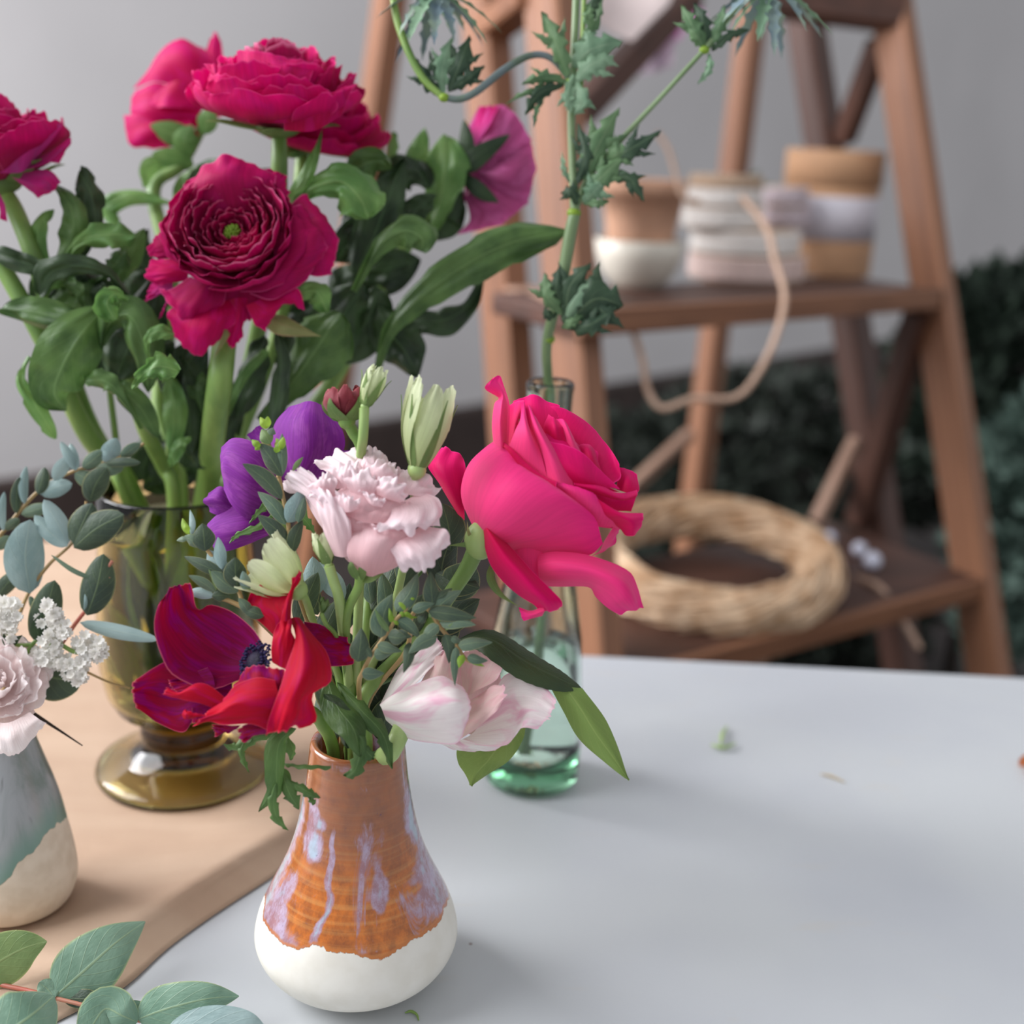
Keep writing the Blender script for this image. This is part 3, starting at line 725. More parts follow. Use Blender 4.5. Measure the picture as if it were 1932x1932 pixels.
def leaf(mb, Q, cl, w, roll=0.0, shape='ell', cup=.15, teeth=0, ta=.3, ruf=0.0, seed=0, nu=10, nv=20, wpx=None, m=0, fold=0.0, rib=0.0):
    """cl: centre line [(X, Y, dz)...] base -> tip; w: full width in the same units as X"""
    pts = [Q(*(p if len(p) == 3 else (p[0], p[1], 0))) for p in cl]
    u0 = Q(*(cl[0][:2]+(0,)))
    pxm = (Q(cl[0][0]+100, cl[0][1], 0)-u0).length/100
    W = w*pxm/2; g = []
    for i in range(nv+1):
        t_ = i/nv; p = crv(pts, t_)
        T = (crv(pts, min(1, t_+.03))-crv(pts, max(0, t_-.03))); T.normalize()
        V = (CAM-p).normalized(); s0 = T.cross(V)
        if s0.length < .05: s0 = T.cross(UP)
        s0.normalize(); n0 = s0.cross(T)
        ro = math.radians(roll if not isinstance(roll, tuple) else roll[0]+(roll[1]-roll[0])*t_)
        sd_ = s0*math.cos(ro)+n0*math.sin(ro); nn = n0*math.cos(ro)-s0*math.sin(ro)
        if shape == 'ell': ww = math.sin(PI*t_**.85)**.75
        elif shape == 'ov': ww = math.sin(PI*t_**.62)**.8
        elif shape == 'obov': ww = .16+.84*abs(math.sin(PI*min(1, t_**2.1)))**.7 if t_ < .99 else .12
        elif shape == 'round': ww = math.sin(PI*t_**.9)**.55
        elif shape == 'lance': ww = math.sin(PI*t_**.6)**1.1
        else: ww = 1.0-t_**3*.6
        ww = max(ww, .02)
        row = []
        for j in range(nu+1):
            u = j/nu*2-1; k = 1.0
            if teeth:
                ph = t_*teeth+(0 if u < 0 else .35); tr = abs((ph % 1)-.0)
                k = 1-ta*tr*abs(u)**2
                if t_ < .12: k = 1-(1-k)*t_/.12
            x = u*ww*W*k
            z = -cup*W*ww*(u*u)+fold*W*abs(u)*ww+rib*W*ww*math.cos(u*11+1.5*t_)
            z += ruf*.001*(abs(u)*.8+.2*t_)*fn(t_*5+seed*2.1, u*1.2+(3 if u > 0 else 0), seed)*2
            fwd = (ta*.35*W*ww*abs(u) if teeth else 0)
            row.append(p+sd_*x+nn*z+T*fwd*.5)
        g.append(row)
    # u must run 0..1 left->right
    mb.grid(g, m=m); return mb
def addleaf(root, Q, m, cl, w, name='leaf', **k):
    mb = MB(); leaf(mb, Q, cl, w, **k); return mb.build(name, m, root)
def stem(root, pts, rad, m, name='stem', seg=12, sub=8):
    mb = MB(); mb.tube(pts, rad, seg, sub=sub); return mb.build(name, m, root)
# materials
M_stem = stem_mat('fresh_stem', (134, 164, 84), (98, 132, 62))
M_stemdk = stem_mat('dark_stem', (92, 124, 66), (64, 92, 50))
M_stempale = stem_mat('pale_stem', (170, 192, 122), (138, 166, 96))
M_woody = stem_mat('tan_twig', (178, 150, 100), (150, 124, 78))
M_red = stem_mat('red_twig', (190, 96, 80), (170, 120, 96))
M_leaf = leaf_mat('ranunculus_leaf', (92, 124, 66), (62, 92, 46), (132, 166, 104), .28, .42, .35, nv=7)
M_leafd = leaf_mat('ranunculus_leaf_dark', (56, 78, 46), (34, 52, 32), (96, 128, 84), .2, .42, .35, nv=7)
M_leafl = leaf_mat('ranunculus_leaf_light', (118, 156, 86), (92, 136, 70), (160, 190, 120), .35, .42, .35, nv=7)
M_euc = leaf_mat('eucalyptus_leaf', (100, 120, 98), (78, 102, 84), (150, 170, 120), .12, .5, .45, nv=5, edge=(168, 176, 120), wax=.2)
M_eucd = leaf_mat('eucalyptus_leaf_dark', (70, 88, 66), (52, 70, 56), (124, 146, 96), .12, .5, .45, nv=5, edge=(150, 150, 100), wax=.2)
M_eucp = leaf_mat('eucalyptus_leaf_pale', (150, 172, 170), (126, 152, 150), (170, 186, 170), .12, .5, .35, nv=5, wax=.3)
M_eucg = leaf_mat('eucalyptus_leaf_green', (122, 146, 92), (96, 124, 76), (160, 176, 120), .2, .5, .35, nv=6, edge=(170, 184, 120))
M_eucb = leaf_mat('large_eucalyptus_leaf', (126, 158, 136), (104, 138, 116), (158, 178, 132), .15, .42, .5, nv=6, edge=(172, 186, 134), wax=.25)
M_tipg = leaf_mat('young_tip_leaf', (160, 192, 70), (132, 170, 60), (180, 205, 90), .35, .45, .3, nv=4)
M_rosel = leaf_mat('rose_leaf', (138, 160, 82), (118, 144, 70), (164, 182, 106), .35, .5, .4, nv=8, back=(128, 154, 80))
M_roseld = leaf_mat('rose_leaf_dark', (56, 74, 40), (44, 62, 36), (80, 98, 60), .1, .45, .3, nv=8)
M_eryl = leaf_mat('sea_holly_leaf', (106, 138, 96), (80, 114, 78), (150, 172, 130), .2, .5, .5, nv=6)
M_eryld = leaf_mat('sea_holly_leaf_dark', (56, 80, 56), (42, 66, 48), (110, 132, 96), .12, .5, .5, nv=6)
M_eryp = leaf_mat('sea_holly_leaf_pale', (140, 172, 140), (112, 148, 118), (170, 192, 160), .3, .5, .4, nv=6)
M_ran = petal_mat('magenta_ranunculus_petal', (140, 2, 60), (190, 4, 92), (226, 90, 150), .3, .2, .6, spot=(160, 10, 96), spotamt=.4, ew=.03, sheen=.02, spec=.14)
M_ranin = petal_mat('inner_ranunculus_petal', (112, 0, 48), (182, 4, 86), (236, 130, 170), .35, .12, .5, ew=.06, sheen=.02, spec=.2)
M_ranbr = petal_mat('bright_ranunculus_petal', (184, 0, 66), (214, 6, 104), (232, 70, 140), .25, .3, .6, spot=(204, 16, 120), spotamt=.5, ew=.03, sheen=.03, spec=.14)
M_ranpk = petal_mat('pink_backed_petal', (190, 50, 136), (224, 34, 128), None, .25, .35, .6, sheen=.05, spec=.15, spot=(170, 70, 140), spotamt=.5)
M_rose = petal_mat('hot_pink_rose_petal', (244, 60, 128), (243, 26, 132), None, .14, .2, .6, sheen=.12, bmp=.25, vp=2.0, spec=.2)
M_rosein = petal_mat('deep_rose_inner_petal', (204, 0, 70), (228, 2, 110), (244, 50, 140), .14, .22, .6, sheen=.05, bmp=.15, ew=.03, spec=.15)
M_anem = petal_mat('crimson_anemone_petal', (120, 0, 62), (168, 2, 44), (226, 110, 130), .4, .15, .6, spot=(138, 0, 104), spotamt=.8, ew=.03, nscale=5, sheen=.03, spec=.12)
M_anemr = petal_mat('scarlet_anemone_petal', (168, 0, 34), (208, 0, 46), (240, 90, 110), .25, .25, .6, spot=(180, 0, 84), spotamt=.6, ew=.025, nscale=3, sheen=.03, spec=.12)
M_purp = petal_mat('purple_anemone_petal', (122, 30, 130), (136, 46, 160), None, .35, .25, .6, spot=(156, 70, 166), spotamt=.6, nscale=5, sheen=.1, spec=.15)
M_lis = petal_mat('blush_lisianthus_petal', (240, 200, 204), (250, 236, 240), (248, 222, 230), .12, .25, .5, sheen=.2, bmp=.5)
M_lisd = petal_mat('blush_lisianthus_petal_base', (232, 180, 184), (240, 206, 210), (244, 214, 222), .12, .35, .55, sheen=.2)
M_lisg = petal_mat('pale_green_petal', (196, 210, 140), (228, 236, 198), None, .15, .35, .5, bmp=.4)
M_tul = petal_mat('white_pink_tulip_petal', (250, 248, 240), (250, 238, 238), (246, 200, 216), .1, .2, .35, spot=(236, 168, 196), spotamt=.75, sheen=.1, nscale=2.5, ew=.06)
M_tulin = petal_mat('tulip_inner_petal', (232, 208, 196), (238, 200, 200), (244, 190, 206), .1, .3, .45, spot=(236, 170, 180), spotamt=.4, ew=.08)
M_lisw = petal_mat('cream_lisianthus_petal', (252, 232, 230), (254, 246, 244), (250, 232, 234), .1, .3, .5, sheen=.2, bmp=.5)
M_white = petal_mat('white_floret_petal', (244, 242, 232), (250, 248, 244), None, .05, .3, .6)
M_stam = plain('dark_purple_stamen', (52, 44, 92), .5, .2, 200, spec=.5)
M_dome = plain('black_purple_dome', (34, 26, 54), .6, .2, 300, .4)
M_sepal = leaf_mat('green_sepal', (128, 152, 88), (104, 134, 76), (160, 176, 116), .3, .5, .3, nv=3)
M_sepalt = leaf_mat('tan_edged_sepal', (150, 150, 96), (128, 132, 80), (190, 150, 120), .3, .5, .3, nv=3, edge=(196, 140, 120))
M_burg = petal_mat('burgundy_bud_petal', (110, 30, 44), (140, 44, 56), (180, 90, 90), .3, .15, .6)
M_ery = plain('steel_blue_bract', (104, 124, 138), .55, .15, 60, c2=(150, 168, 140))
M_eryhd = plain('sea_holly_head', (84, 100, 124), .6, .2, 200)
M_erys = stem_mat('grey_green_stem', (128, 150, 108), (104, 128, 84))
M_bluest = stem_mat('blue_grey_stem', (104, 116, 122), (88, 108, 84))

IN = lambda k, dx=0, dy=0: Vector((VA.x+dx, VA.y+dy, RIMC.z+k))     # points in the neck of the orange vase
def neck(ang, r=.7, z=.0):
    a = math.radians(ang); return Vector((VA.x+math.sin(a)*RIMR*r*.75, VA.y-math.cos(a)*RIMR*r*.75, RIMC.z+z))
def down(ang, r=.2):
    a = math.radians(ang+160); return Vector((VA.x+math.sin(a)*RIMR*r, VA.y-math.cos(a)*RIMR*r, TZ+.03))

# ================================================================ HOT PINK ROSE
ZR = mapper(780, 680, 3.578, .555)
rose = thing('rose', 'large hot pink rose bloom facing right in the small bouquet', 'rose', (VA.x, VA.y, TZ+.03))
petals(rose, ZR, M_rose, [
 [[(400,1120,0),(430,1160,4),(460,1200,6),(480,1250,5),(500,1290,2)], [(330,960,-4),(460,1040,16),(560,1120,20),(640,1210,16),(700,1290,6)],
  [(322,830,-6),(520,900,22),(680,1010,28),(820,1150,22),(900,1300,8)], [(370,690,-6),(600,770,22),(800,900,30),(980,1060,26),(1080,1315,8)],
  [(470,590,-4),(680,690,18),(900,850,27),(1100,1010,26),(1200,1310,10)], [(560,530,2),(740,700,17),(960,860,23),(1210,1040,21),(1280,1240,12)]],
 ([[(560,532,3),(640,618,14),(720,716,19),(830,800,23),(962,862,25)], [(562,520,3),(660,590,12),(760,690,17),(880,782,21),(968,822,23)], [(566,522,-2),(665,585,7),(765,680,11),(885,775,16),(972,818,17)]], dict(m=M_rosein, ruf=.3)),
 ([[(300,1040,-16),(325,1060,-13),(345,1080,-10)], [(180,850,-18),(250,880,-8),(345,900,-8)], [(92,700,-20),(200,720,-9),(352,740,-10)], [(190,585,-22),(250,600,-18),(330,670,-16)]], dict(m=M_rosein, ruf=1)),
 [[(540,560,6),(600,590,10),(640,600,2)], [(530,430,-2),(590,430,7),(648,440,-6)], [(545,290,-4),(600,300,5),(648,312,-8)], [(572,255,-4),(600,220,2),(628,225,-6)], [(482,190,2),(540,150,3),(606,150,-3)], [(520,130,3),(568,103,2),(594,112,-1)]],
 ([[(600,580,-6),(640,580,-4),(680,560,-2)], [(622,330,-14),(680,400,-9),(715,400,-4)], [(655,295,-16),(700,275,-13),(745,268,-8)]], dict(m=M_rosein, ruf=.3)),
 ([[(760,500,-4),(850,480,-2),(960,480,-2)], [(690,330,-14),(820,360,-8),(980,380,-8)], [(670,275,-16),(810,235,-16),(985,312,-14)]], dict(m=M_rosein)),
 ([[(930,560,2),(1050,640,4),(1180,740,6),(1300,880,10)], [(860,420,-8),(1010,450,-5),(1190,590,0),(1350,830,8)], [(830,350,-12),(1040,370,-9),(1230,530,-6),(1400,790,4)], [(800,330,-13),(1040,335,-12),(1250,490,-10),(1398,700,2)]], dict(m=M_rosein)),
 ([[(900,560,4),(960,580,8),(1040,590,8)], [(880,450,0),(950,450,8),(1010,470,6)], [(910,365,-2),(950,390,2),(990,440,4)]], dict(m=M_rosein, ruf=.3)),
 ([[(1040,590,8),(1100,640,10),(1150,650,8)], [(980,450,2),(1040,470,8),(1100,560,6)], [(960,395,0),(1010,400,4),(1040,440,4)]], dict(ruf=.3)),
 ([[(1150,680,8),(1220,740,11),(1290,800,10)], [(1120,580,3),(1190,610,7),(1250,690,6)], [(1150,558,0),(1195,572,0),(1245,625,2)]], dict(m=M_rosein, ruf=.3)),
 ([[(1080,850,16),(1200,870,16),(1395,888,12)], [(1000,700,18),(1150,770,19),(1330,860,14)], [(920,545,12),(1130,615,14),(1392,870,13)]], dict(m=M_rosein, ruf=.6)),
 ([[(1080,870,15),(1240,905,17),(1400,945,15),(1500,930,10)], [(1082,835,17),(1240,865,19),(1400,930,16),(1512,905,8)], [(1085,803,14),(1240,825,15),(1385,895,14),(1508,875,4)]], dict(m=M_rosein, ruf=.4)),
 ([[(1370,870,2),(1430,890,6),(1490,905,6)], [(1380,780,-2),(1450,800,3),(1525,870,2)], [(1392,722,-4),(1450,735,-4),(1508,765,-2)]], dict(m=M_rosein, ruf=.4)),
 [[(640,590,10),(760,690,14),(905,795,17)], [(685,480,10),(770,520,17),(855,610,15)], [(718,390,6),(752,400,12),(790,450,9)], [(724,290,0),(738,276,2),(752,290,2)]],
 [[(900,800,17),(990,830,20),(1082,852,17)], [(840,610,12),(930,660,19),(1050,740,16)], [(788,450,8),(850,480,15),(960,600,12)], [(770,320,2),(785,308,3),(830,390,2)]],
 ([[(960,900,16),(1080,1000,18),(1210,1110,14),(1380,1140,8)], [(970,850,20),(1100,905,22),(1240,1000,20),(1400,1090,15)], [(966,812,20),(1090,850,21),(1218,898,21),(1228,930,19)]], dict(m=M_rose, ruf=.5)),
 ([[(1180,880,10),(1310,1000,11),(1470,1020,8)], [(1240,890,8),(1380,925,8),(1505,920,4)]], dict(m=M_rosein, ruf=.4)),
 ([[(1225,920,20),(1250,1030,17),(1320,1090,13),(1400,1135,9)], [(1290,965,21),(1360,1040,21),(1420,1095,18),(1432,1182,12)], [(1400,1022,19),(1450,1060,21),(1490,1110,20),(1480,1185,14)], [(1552,1028,12),(1552,1060,14),(1542,1105,14),(1500,1168,11)]], dict(m=M_rosein, ruf=.4)),
 [[(1180,1330,4),(1250,1290,9),(1290,1215,13)], [(1290,1290,2),(1330,1220,7),(1350,1130,11)], [(1340,1255,0),(1380,1180,3),(1398,1110,8)]],
 [[(600,1180,6),(740,1240,11),(880,1300,8)], [(640,1290,4),(750,1380,6),(870,1400,6)], [(740,1400,1),(820,1470,1),(890,1525,0)]],
 [[(840,1310,8),(840,1400,9),(850,1480,5),(870,1525,0)], [(960,1290,12),(960,1380,18),(980,1470,14),(1000,1528,4)], [(1180,1318,14),(1180,1400,22),(1190,1480,18),(1180,1530,8)],
  [(1430,1415,14),(1400,1490,24),(1330,1560,20),(1230,1590,8)], [(1510,1520,12),(1480,1590,20),(1400,1640,18),(1310,1660,8)], [(1562,1672,8),(1520,1680,10),(1460,1692,10),(1392,1712,6)]],
 ([[(465,1112,9),(480,1102,12),(500,1112,10)], [(472,1210,10),(535,1200,20),(590,1190,12)], [(515,1370,12),(620,1330,24),(700,1310,14)], [(600,1490,12),(720,1440,26),(800,1430,16)], [(715,1590,12),(820,1560,26),(925,1550,18)], [(820,1650,12),(900,1640,24),(995,1620,18)], [(850,1695,10),(930,1702,16),(1004,1655,14)]], dict(m=M_rosein, ruf=.6)),
 ([[(870,1660,14),(885,1690,16),(870,1725,12)], [(800,1690,10),(800,1715,14),(790,1745,12)], [(712,1668,8),(722,1700,10),(742,1760,10)]], dict(ruf=.5)),
], ruf=.8, rf=4, jag=.2, nu=22, nv=20)
cR = ZR(900, 830, -4)
mb = MB(); mb.ball(cR, .0225, 24, 16, (1, .9, 1.05)); mb.build('bud_core', M_rosein, rose)
mb = MB(); mb.ball(ZR(455, 1215, 4), .0075, 16, 12, (1, 1, 1.2)); mb.build('receptacle', M_stempale, rose)
stem(rose, [ZR(440, 1230, 2), ZR(365, 1400, -2), ZR(240, 1590, -10), P(800, 1195, .578), neck(20, .7, .03), neck(30, .6, 0), down(30)], [.0042, .0038, .0035, .0034, .0033, .0033, .003], M_stem)
addleaf(rose, ZR, M_sepal, [(530,1370,2), (525,1480,6), (590,1580,8), (712,1662,10)], 60, 'sepal', shape='lance', roll=20)
addleaf(rose, ZR, M_sepal, [(470,1250,2), (350,1245,6), (230,1250,4)], 45, 'sepal', shape='lance', roll=30)
addleaf(rose, ZR, M_sepalt, [(440,1240,4), (375,1170,10), (362,1080,8)], 30, 'sepal', shape='lance', roll=30)
# leaves of the rose at the right of the bouquet
ZT = mapper(650, 1050, 3.22, .555)
addleaf(rose, ZT, M_roseld, [(700,500,-12), (880,500,-6), (1100,640,-2), (1300,740,0), (1445,805,0)], 240, shape='ell', roll=38, cup=.3, teeth=14, ta=.08, nu=14, nv=30)
mb = MB(); patch(mb, ZT, [[(1240,775,-4),(1340,790,0),(1445,800,2)], [(1330,940,-4),(1430,920,4),(1560,950,0)], [(1430,1110,-2),(1530,1080,6),(1620,1060,2)], [(1600,1265,2),(1640,1230,6),(1680,1200,4)], [(1722,1358,4),(1726,1362,4),(1730,1355,4)]], .8, 4, 3, 20, 26, .1); mb.build('leaf', M_rosel, rose)
mb = MB(); patch(mb, ZT, [[(1100,1010,-10),(980,1020,-6),(800,1120,-6)], [(1085,1110,-8),(940,1130,-2),(690,1160,-4)], [(1000,1240,-6),(880,1230,0),(690,1250,-4)], [(860,1340,-4),(800,1320,0),(730,1320,-2)], [(775,1395,0),(770,1395,0),(762,1388,0)]], .8, 4, 5, 20, 22, .1); mb.build('leaf', M_rosel, rose)
stem(rose, [ZT(760, 490, -12), P(800, 1260, .585), neck(40, .6, .03), neck(40, .5, -.01)], .0012, M_stemdk, name='leaf_stalk')

# ================================================================ CRIMSON ANEMONE
ZA = mapper(220, 1050, 3.5125, .535)
an = thing('anemone', 'crimson anemone with ruffled petals and a dark purple centre, front left of the small bouquet', 'anemone', (VA.x, VA.y, TZ+.03))
petals(an, ZA, M_anem, [
 [[(830,810,-4),(860,740,-6),(900,670,-6),(980,600,-4)], [(620,880,4),(690,730,-8),(780,600,-10),(905,480,-6)], [(385,790,8),(520,640,-6),(640,520,-10),(770,368,-8)], [(302,650,8),(400,520,-4),(500,420,-8),(630,322,-8)], [(258,470,6),(340,400,-2),(430,330,-6),(548,346,-2)], [(272,330,4),(345,235,2),(410,192,0),(500,262,2)], [(330,250,3),(360,205,2),(420,186,1),(468,186,3)]],
 ([[(1040,520,-4),(1060,480,-2),(1110,450,0)], [(950,430,-8),(1050,400,0),(1140,410,4)], [(862,355,-10),(980,310,-4),(1120,330,3)], [(895,240,-8),(1040,200,-4),(1170,230,0)], [(1000,150,-6),(1100,105,-4),(1214,95,-2)]], dict(m=M_anemr)),
 ([[(1090,420,6),(1120,430,8),(1155,410,6)], [(1095,370,6),(1130,330,9),(1162,300,5)], [(1130,280,4),(1160,230,7),(1185,190,3)], [(1180,160,2),(1200,120,3),(1216,96,0)]], dict(m=M_anemr)),
 ([[(1030,700,4),(1080,730,7),(1125,750,9)], [(1025,590,6),(1090,620,9),(1160,650,9)], [(1058,480,4),(1110,500,9),(1185,560,7)], [(1100,428,2),(1135,408,4),(1165,450,4)]], dict(m=M_anemr)),
 ([[(1148,410,0),(1180,403,2),(1212,405,0)], [(1185,540,8),(1235,520,11),(1300,520,2)], [(1130,720,14),(1260,680,19),(1402,650,4)], [(1095,860,18),(1240,820,24),(1424,830,6)], [(1050,980,20),(1180,960,24),(1298,920,10)], [(1010,1110,20),(1150,1060,24),(1325,1080,12)], [(1000,1172,18),(1100,1160,21),(1222,1120,14)]], dict(m=M_anemr, ruf=1.2)),
 ([[(750,980,6),(900,980,9),(1080,980,12)], [(768,890,8),(900,850,13),(1105,850,13)], [(785,845,7),(900,720,10),(1115,745,11)]], dict(ruf=.8)),
 ([[(1050,820,15),(1070,950,19),(1015,1160,17)], [(930,802,14),(950,960,21),(900,1112,18)], [(800,852,12),(810,980,21),(740,1112,16)], [(715,935,12),(690,1020,19),(620,1098,14)], [(620,1015,11),(580,1060,14),(502,1128,10)]], dict(m=M_anemr, ruf=1.3)),
 [[(1010,1050,12),(1050,1120,15),(1010,1172,14)], [(850,1120,11),(900,1160,14),(920,1195,12)], [(798,1145,9),(820,1190,10),(836,1224,9)]],
 [[(760,800,-4),(760,900,-2),(700,1010,0)], [(560,790,-2),(560,920,0),(520,1080,0)], [(360,690,2),(380,930,-2),(440,1165,2)], [(240,745,4),(220,900,-2),(290,1115,3)], [(120,812,5),(95,900,3),(140,1020,5)]],
 [[(660,910,4),(640,800,0),(604,735,-2)], [(500,880,6),(490,820,2),(478,780,0)], [(400,905,6),(350,850,4),(345,815,2)]],
 ([[(725,940,11),(690,970,13),(650,1010,11)], [(620,858,10),(590,920,13),(560,975,12)], [(530,838,10),(490,890,13),(450,955,12)], [(420,900,10),(400,915,12),(380,935,10)], [(335,865,10),(315,895,10),(300,920,8)]], dict(m=M_anemr, ruf=.6)),
 [[(820,1120,2),(800,1140,3),(780,1150,2)], [(720,1120,2),(720,1150,3),(730,1170,2)], [(632,1112,1),(640,1150,2),(660,1174,1)]],
 [[(1240,430,-14),(1280,560,-11),(1400,730,-10)], [(1380,460,-18),(1400,570,-14),(1500,725,-14)], [(1486,545,-18),(1562,590,-16),(1572,715,-16)]],
 ([[(440,1070,10),(460,1080,11),(500,1075,10)], [(432,1040,10),(470,1045,12),(560,1060,11)], [(448,1015,9),(480,1025,10),(600,1050,9)]], dict(m=M_anemr, ruf=.4)),
 ([[(700,1000,4),(620,1010,5),(500,1000,6)], [(720,1060,4),(620,1070,5),(500,1110,6)]], dict(ruf=.4)),
], ruf=1.6, rf=7, jag=.7, nu=26, nv=20)
ac = ZA(930, 700, -2); axA = (-FW*.75+UP*.45-RT*.5).normalized()
X_, Y_, Z_ = frame(axA)
mb = MB(); mb.ball(ac, .0050, 20, 12, (1, 1, .8), (X_, Y_, Z_)); mb.build('centre_dome', M_dome, an)
mb = MB(); random.seed(9)
for k in range(90):
    a_ = k*2.399; r_ = .0052+.0042*((k*7 % 10)/10); q = ac+X_*math.cos(a_)*r_+Y_*math.sin(a_)*r_+Z_*(.0028-.002*(r_-.005)/.004+random.uniform(-.0006, .0012))
    mb.tube([ac+X_*math.cos(a_)*.003+Y_*math.sin(a_)*.003, q], [.0002, .0002], 4, smooth=False)
    mb.ball(q, .00085, 6, 4, (1, .7, 1.1), (X_, Y_, Z_))
st = mb.build('stamens', M_stam, an); st['kind'] = 'stuff'
stem(an, [ZA(960, 900, -6), ZA(1150, 1020, -12), P(590, 1345, .556), neck(-60, .8, .004), neck(-60, .6, -.02), down(-60)], [.0032, .0032, .003, .003, .003, .003], M_stem)
# feathery leaves under the crimson anemone, hanging over the rim
QL = mapper(220, 1050, 3.5125, .54)
for cl, w, rl, te in (([(1190,1140,0), (1080,1230,6), (1060,1420,6), (1050,1560,4), (940,1690,2)], 150, 25, 0), ([(1060,1500,6), (1040,1640,6), (1070,1740,4), (1140,1815,2)], 90, 10, 3), ([(1120,1170,-2), (940,1200,0), (800,1270,0), (705,1245,0)], 100, 20, 5), ([(900,1200,0), (830,1300,2), (880,1435,0)], 60, 10, 4), ([(1090,1400,0), (1140,1560,4), (1210,1675,2)], 150, -20, 3), ([(1130,1480,2), (1270,1560,4), (1350,1600,2)], 80, 10, 4), ([(1250,1560,2), (1300,1620,2), (1300,1650,2)], 50, 10, 2), ([(1110,1370,0), (1250,1385,4), (1420,1395,3)], 50, 60, 0), ([(1130,1180,-4), (1170,1290,-2), (1150,1350,-2)], 80, 40, 0)):
    addleaf(an, QL, M_leaf, cl, w, roll=rl, shape='ell', cup=.5, teeth=te, ta=.55, ruf=1.0, nv=26, seed=w)
QM = mapper(400, 1350, 3.22, .553)
for cl, w, rl, te, m in (([(700,-220,-4), (760,-60,6), (860,80,14), (900,250,18)], 200, 20, 0, M_leaf), ([(820,60,10), (900,180,16), (870,330,18), (800,365,16)], 120, -10, 5, M_leaf), ([(860,140,14), (960,240,17), (985,260,16)], 90, 10, 4, M_leaf), ([(760,-200,-6), (900,-40,4), (1040,120,10), (1095,325,10)], 130, 15, 4, M_leaf), ([(680,-130,2), (780,40,8), (830,200,12)], 160, -30, 0, M_leafd)):
    addleaf(an, QM, m, cl, w, roll=rl, shape='ell', cup=.4, teeth=te, ta=.5, ruf=1.5, nv=26, seed=w)

# ================================================================ TULIP
tu = thing('tulip', 'white tulip flushed with pink, lying out over the right of the vase rim', 'tulip', (VA.x, VA.y, TZ+.03))
petals(tu, ZT, M_tul, [
 [[(213,900,-2),(228,930,2),(252,995,-2)], [(290,840,4),(370,930,18),(390,1105,2)], [(430,768,8),(520,900,27),(590,1132,8)], [(590,716,8),(680,880,29),(700,1120,12)], [(700,785,6),(757,880,20),(752,990,18)]],
 [[(215,900,-6),(250,880,-4),(310,860,0)], [(325,690,-10),(370,740,0),(430,775,3)], [(430,595,-12),(470,650,-2),(515,690,1)], [(550,478,-14),(592,540,-8),(602,615,-4)]],
 ([[(460,770,0),(560,770,4),(680,790,6)], [(520,650,-6),(590,650,2),(690,700,0)], [(528,612,-8),(610,560,-6),(690,555,-4)]], dict(m=M_tulin, ruf=2)),
 ([[(720,830,-2),(760,840,0),(800,815,3)], [(700,690,-10),(800,720,-8),(900,765,2)], [(722,585,-12),(850,600,-12),(948,720,0)], [(750,572,-10),(900,543,-6),(964,650,-2)]], dict(m=M_tulin)),
 ([[(640,1000,-6),(760,1080,-4),(900,1080,-8)], [(640,800,-10),(780,860,-8),(960,900,-10)], [(650,620,-14),(800,640,-14),(940,680,-14)]], dict(m=M_tulin)),
 ([[(690,1120,8),(730,1000,4),(760,870,0)], [(780,1060,17),(810,960,8),(830,830,-2)], [(880,985,19),(890,900,12),(900,778,3)], [(955,890,16),(975,830,14),(982,783,8)]], dict(m=M_tulin, jag=1.0)),
 [[(700,1120,2),(800,1050,0),(900,850,-6)], [(860,1152,8),(960,980,1),(965,730,-7)], [(1000,1140,12),(1050,950,4),(1060,703,-6)], [(1070,1045,14),(1140,930,8),(1190,760,-2)], [(1172,1050,12),(1245,970,10),(1288,872,6)]],
 [[(540,1120,-2),(620,1120,2),(720,1110,4)], [(640,1162,-2),(720,1165,4),(850,1145,6)], [(770,1188,-2),(850,1178,0),(992,1148,4)]],
], ruf=1.1, rf=6, jag=.8, nu=24, nv=20)
stem(tu, [ZT(360, 1000, 0), ZT(330, 1090, 0), ZT(280, 1190, 0), neck(55, .75, -.012), down(55)], [.0042, .0044, .0044, .0044, .004], M_stempale)

